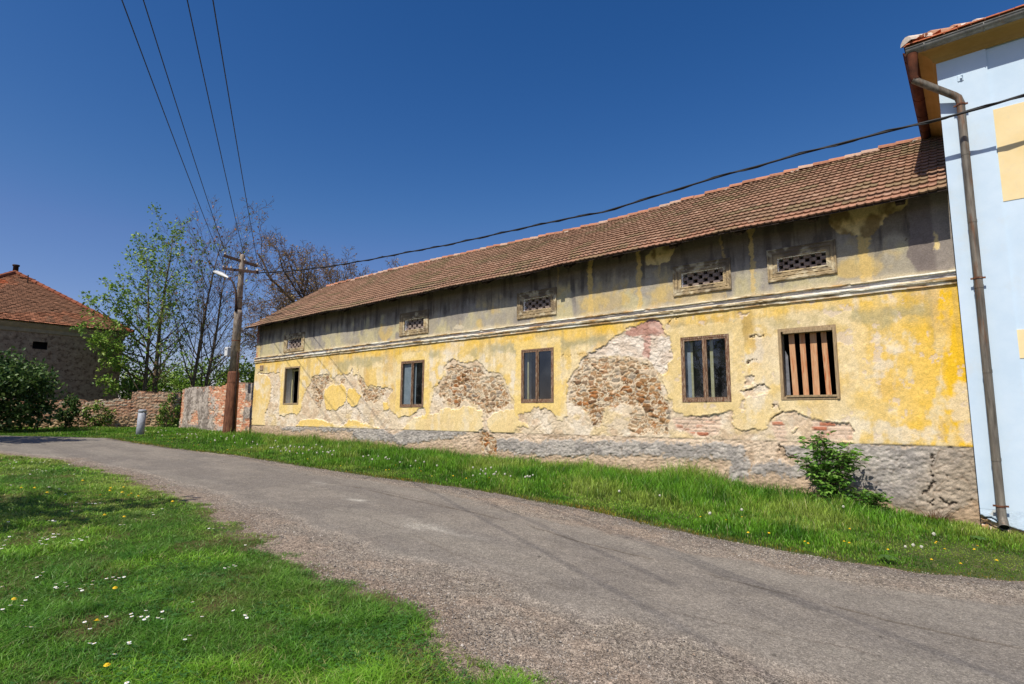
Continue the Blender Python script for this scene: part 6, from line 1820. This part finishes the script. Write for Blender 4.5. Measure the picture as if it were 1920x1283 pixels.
DKG = [lin(72, 102, 46), lin(92, 120, 58), lin(56, 84, 38), lin(114, 136, 76)]
pb1 = atx(20, 700, -31.5)
bush('large_shrub', (-32.0, 3.9, 2.3), (1.9, 2.75, 2.0), 15000, 0.17, DKG, 'large rounded dark green shrub at the left edge', 2, 'shrub', clumps=150)
p = atx(126, 778, -34.2); bush('ivy', (-34.0, float(p[1]), 1.6), (0.35, 0.45, 0.8), 1300, 0.13, DKG, 'dark ivy hanging on the boundary wall beside the large shrub', 5, 'ivy', clumps=26, stems=3)
p = atx(178, 780, -34.0); bush('wall_shrub', (-33.7, float(p[1]), 1.45), (0.4, 0.7, 0.7), 900, 0.12, YG + DKG[:1], 'thin light green shrub against the middle of the boundary wall', 6, 'shrub', clumps=26, stems=4)
p = atx(316, 775, -33.0); bush('wall_shrub', (-32.7, float(p[1]), 1.7), (0.4, 0.75, 0.95), 1300, 0.13, YG + DKG[:2], 'leafy green shrub in the corner of the two brick walls', 7, 'shrub', clumps=34, stems=4)
for px_, py_, X_, rad, lb, sd in ((235, 720, -43, (1.5, 2.2, 1.5), 'bright green bush behind the boundary wall left of the young trunks', 31), (285, 715, -46, (1.5, 2.6, 1.9), 'bright green bush behind the two leafy young trees', 32),
                                  (330, 712, -48, (1.6, 2.4, 1.8), 'bright green bush between the leafy and the bare young trees', 33), (405, 700, -46, (1.6, 3.0, 2.0), 'bright green bush above the brick wall left of the pole', 34), (460, 700, -40, (1.5, 2.0, 1.8), 'bright green bush between pole and house corner', 35)):
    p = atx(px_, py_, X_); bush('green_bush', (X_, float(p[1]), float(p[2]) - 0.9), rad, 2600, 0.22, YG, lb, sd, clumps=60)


# elder seedling against the plinth: stems with compound leaves
def elder(base, label, H, spread, nst, seed, name='elder_bush', leafsize=0.10):
    rnd = random.Random(seed); root = empty(name, base, label, 'bush'); m = MB(); bag = LeafBag()
    cols = [lin(112, 158, 56), lin(90, 136, 46), lin(134, 174, 76), lin(70, 112, 38)]
    for k in range(nst):
        f = (k + 0.5) / nst * 2 - 1; hh = H * rnd.uniform(0.55, 1.0) * (1 - 0.25 * abs(f) * rnd.random())
        e = np.array(base) + np.array([f * spread[0] + rnd.uniform(-0.08, 0.08), rnd.uniform(-1, 1) * spread[1], hh])
        b = np.array(base) + np.array([f * 0.2, rnd.uniform(-0.06, 0.06), -0.03])
        pts = [b + (e - b) * t + np.array([-f * 0.12 * math.sin(t * 3.1), 0, 0.10 * math.sin(t * 3.1)]) for t in np.linspace(0, 1, 9)]
        m.tube(pts, list(np.linspace(0.012, 0.004, 9)), 5)
        for i in range(2, 9):
            for s_ in range(5 if i < 8 else 9):
                az = rnd.uniform(0, 6.28); dv = np.array([math.cos(az), math.sin(az), rnd.uniform(0.0, 0.7)]); dv /= np.linalg.norm(dv); L = rnd.uniform(0.10, 0.20)
                q0 = pts[i] + (pts[i - 1] - pts[i]) * rnd.random()
                q = q0 + dv * L; m.tube([q0, q], [0.003, 0.002], 3, cap=False)
                sd_ = np.cross(dv, [0, 0, 1.0]); sd_ /= np.linalg.norm(sd_) + 1e-9; cc = np.array(cols[int(rnd.random() * 4)]) * rnd.uniform(0.8, 1.1)
                for (t, sg) in ((0.5, 1), (0.5, -1), (0.85, 1), (0.85, -1), (1.0, 0)):
                    bag.add(q0 + dv * L * t, leafsize * rnd.uniform(0.55, 1.05), cc * rnd.uniform(0.85, 1.1), (dv * 0.7 + sd_ * sg * 0.9 + np.array([0, 0, -0.25])) * 2.2)
    m.build('stems', M_BARK, root, True); bag.build('foliage', root, shape='lance')
    return root


p = at(1562, 948, 11.0)
elder((float(p[0]), 11.0, float(gz(p[0]))), 'leafy green elder bush growing against the grey plinth', 1.30, (0.46, 0.18), 14, 4)
p = at(1632, 955, 11.1)
elder((float(p[0]), 11.15, float(gz(p[0]))), 'low straggling green shoot right of the elder bush', 0.40, (0.25, 0.1), 5, 6, 'elder_shoot', 0.07)
p = at(1757, 975, 11.35)
m = MB()
for k in range(60):
    b = np.array([p[0] + random.gauss(0, 0.06), 11.38 + random.uniform(-0.06, 0.04), float(gz(p[0])) - 0.02]); t = b + np.array([random.gauss(0, 0.10), random.uniform(-0.12, 0.02), random.uniform(0.08, 0.24)])
    m.tube([b, (b + t) / 2 + np.array([0, 0, 0.02]), t], [0.003, 0.0025, 0.001], 3, tuple(lin(120, 72, 44) * random.uniform(0.6, 1.1)))
tag(m.build('dry_weed', M_LEAF), 'withered brown weed tuft at the foot of the plinth', 'weed')

# trees outside the frame whose shade falls on the lawn and the road bend
ROUND = dict(seg=0.6, taper=[0.5, 0.3, 0.3, 0.4], wig=0.10, up=[0.0, 0.04, 0.03, 0.02], lev=3, kids=[9, 6, 5], start=[0.35, 0.2, 0.1], ang=[(35, 75), (30, 60), (30, 60)], len=[0.62, 0.55, 0.5], fall=0.3, rr=0.5)
make_tree((-9.3, -2.1, float(gz(-9.3))), 4.6, 0.13, ROUND, 'small leafy tree on the lawn shading the daisies', dict(n=9, size=0.20, sp=0.14, cols=DKG + YG[:1], p=1), 41, name='lawn_tree')
for q, (x_, y_) in enumerate(((-24.5, 0.6), (-29.5, -2.4))):
    make_tree((x_, y_, float(gz(x_))), 4.4, 0.2, ROUND, 'broad leafy tree left of the road bend, nearer the camera' if q == 0 else 'broad leafy tree left of the road bend, farther from the camera', dict(n=9, size=0.24, sp=0.2, cols=DKG, p=1), 51 + q, name='roadside_tree')
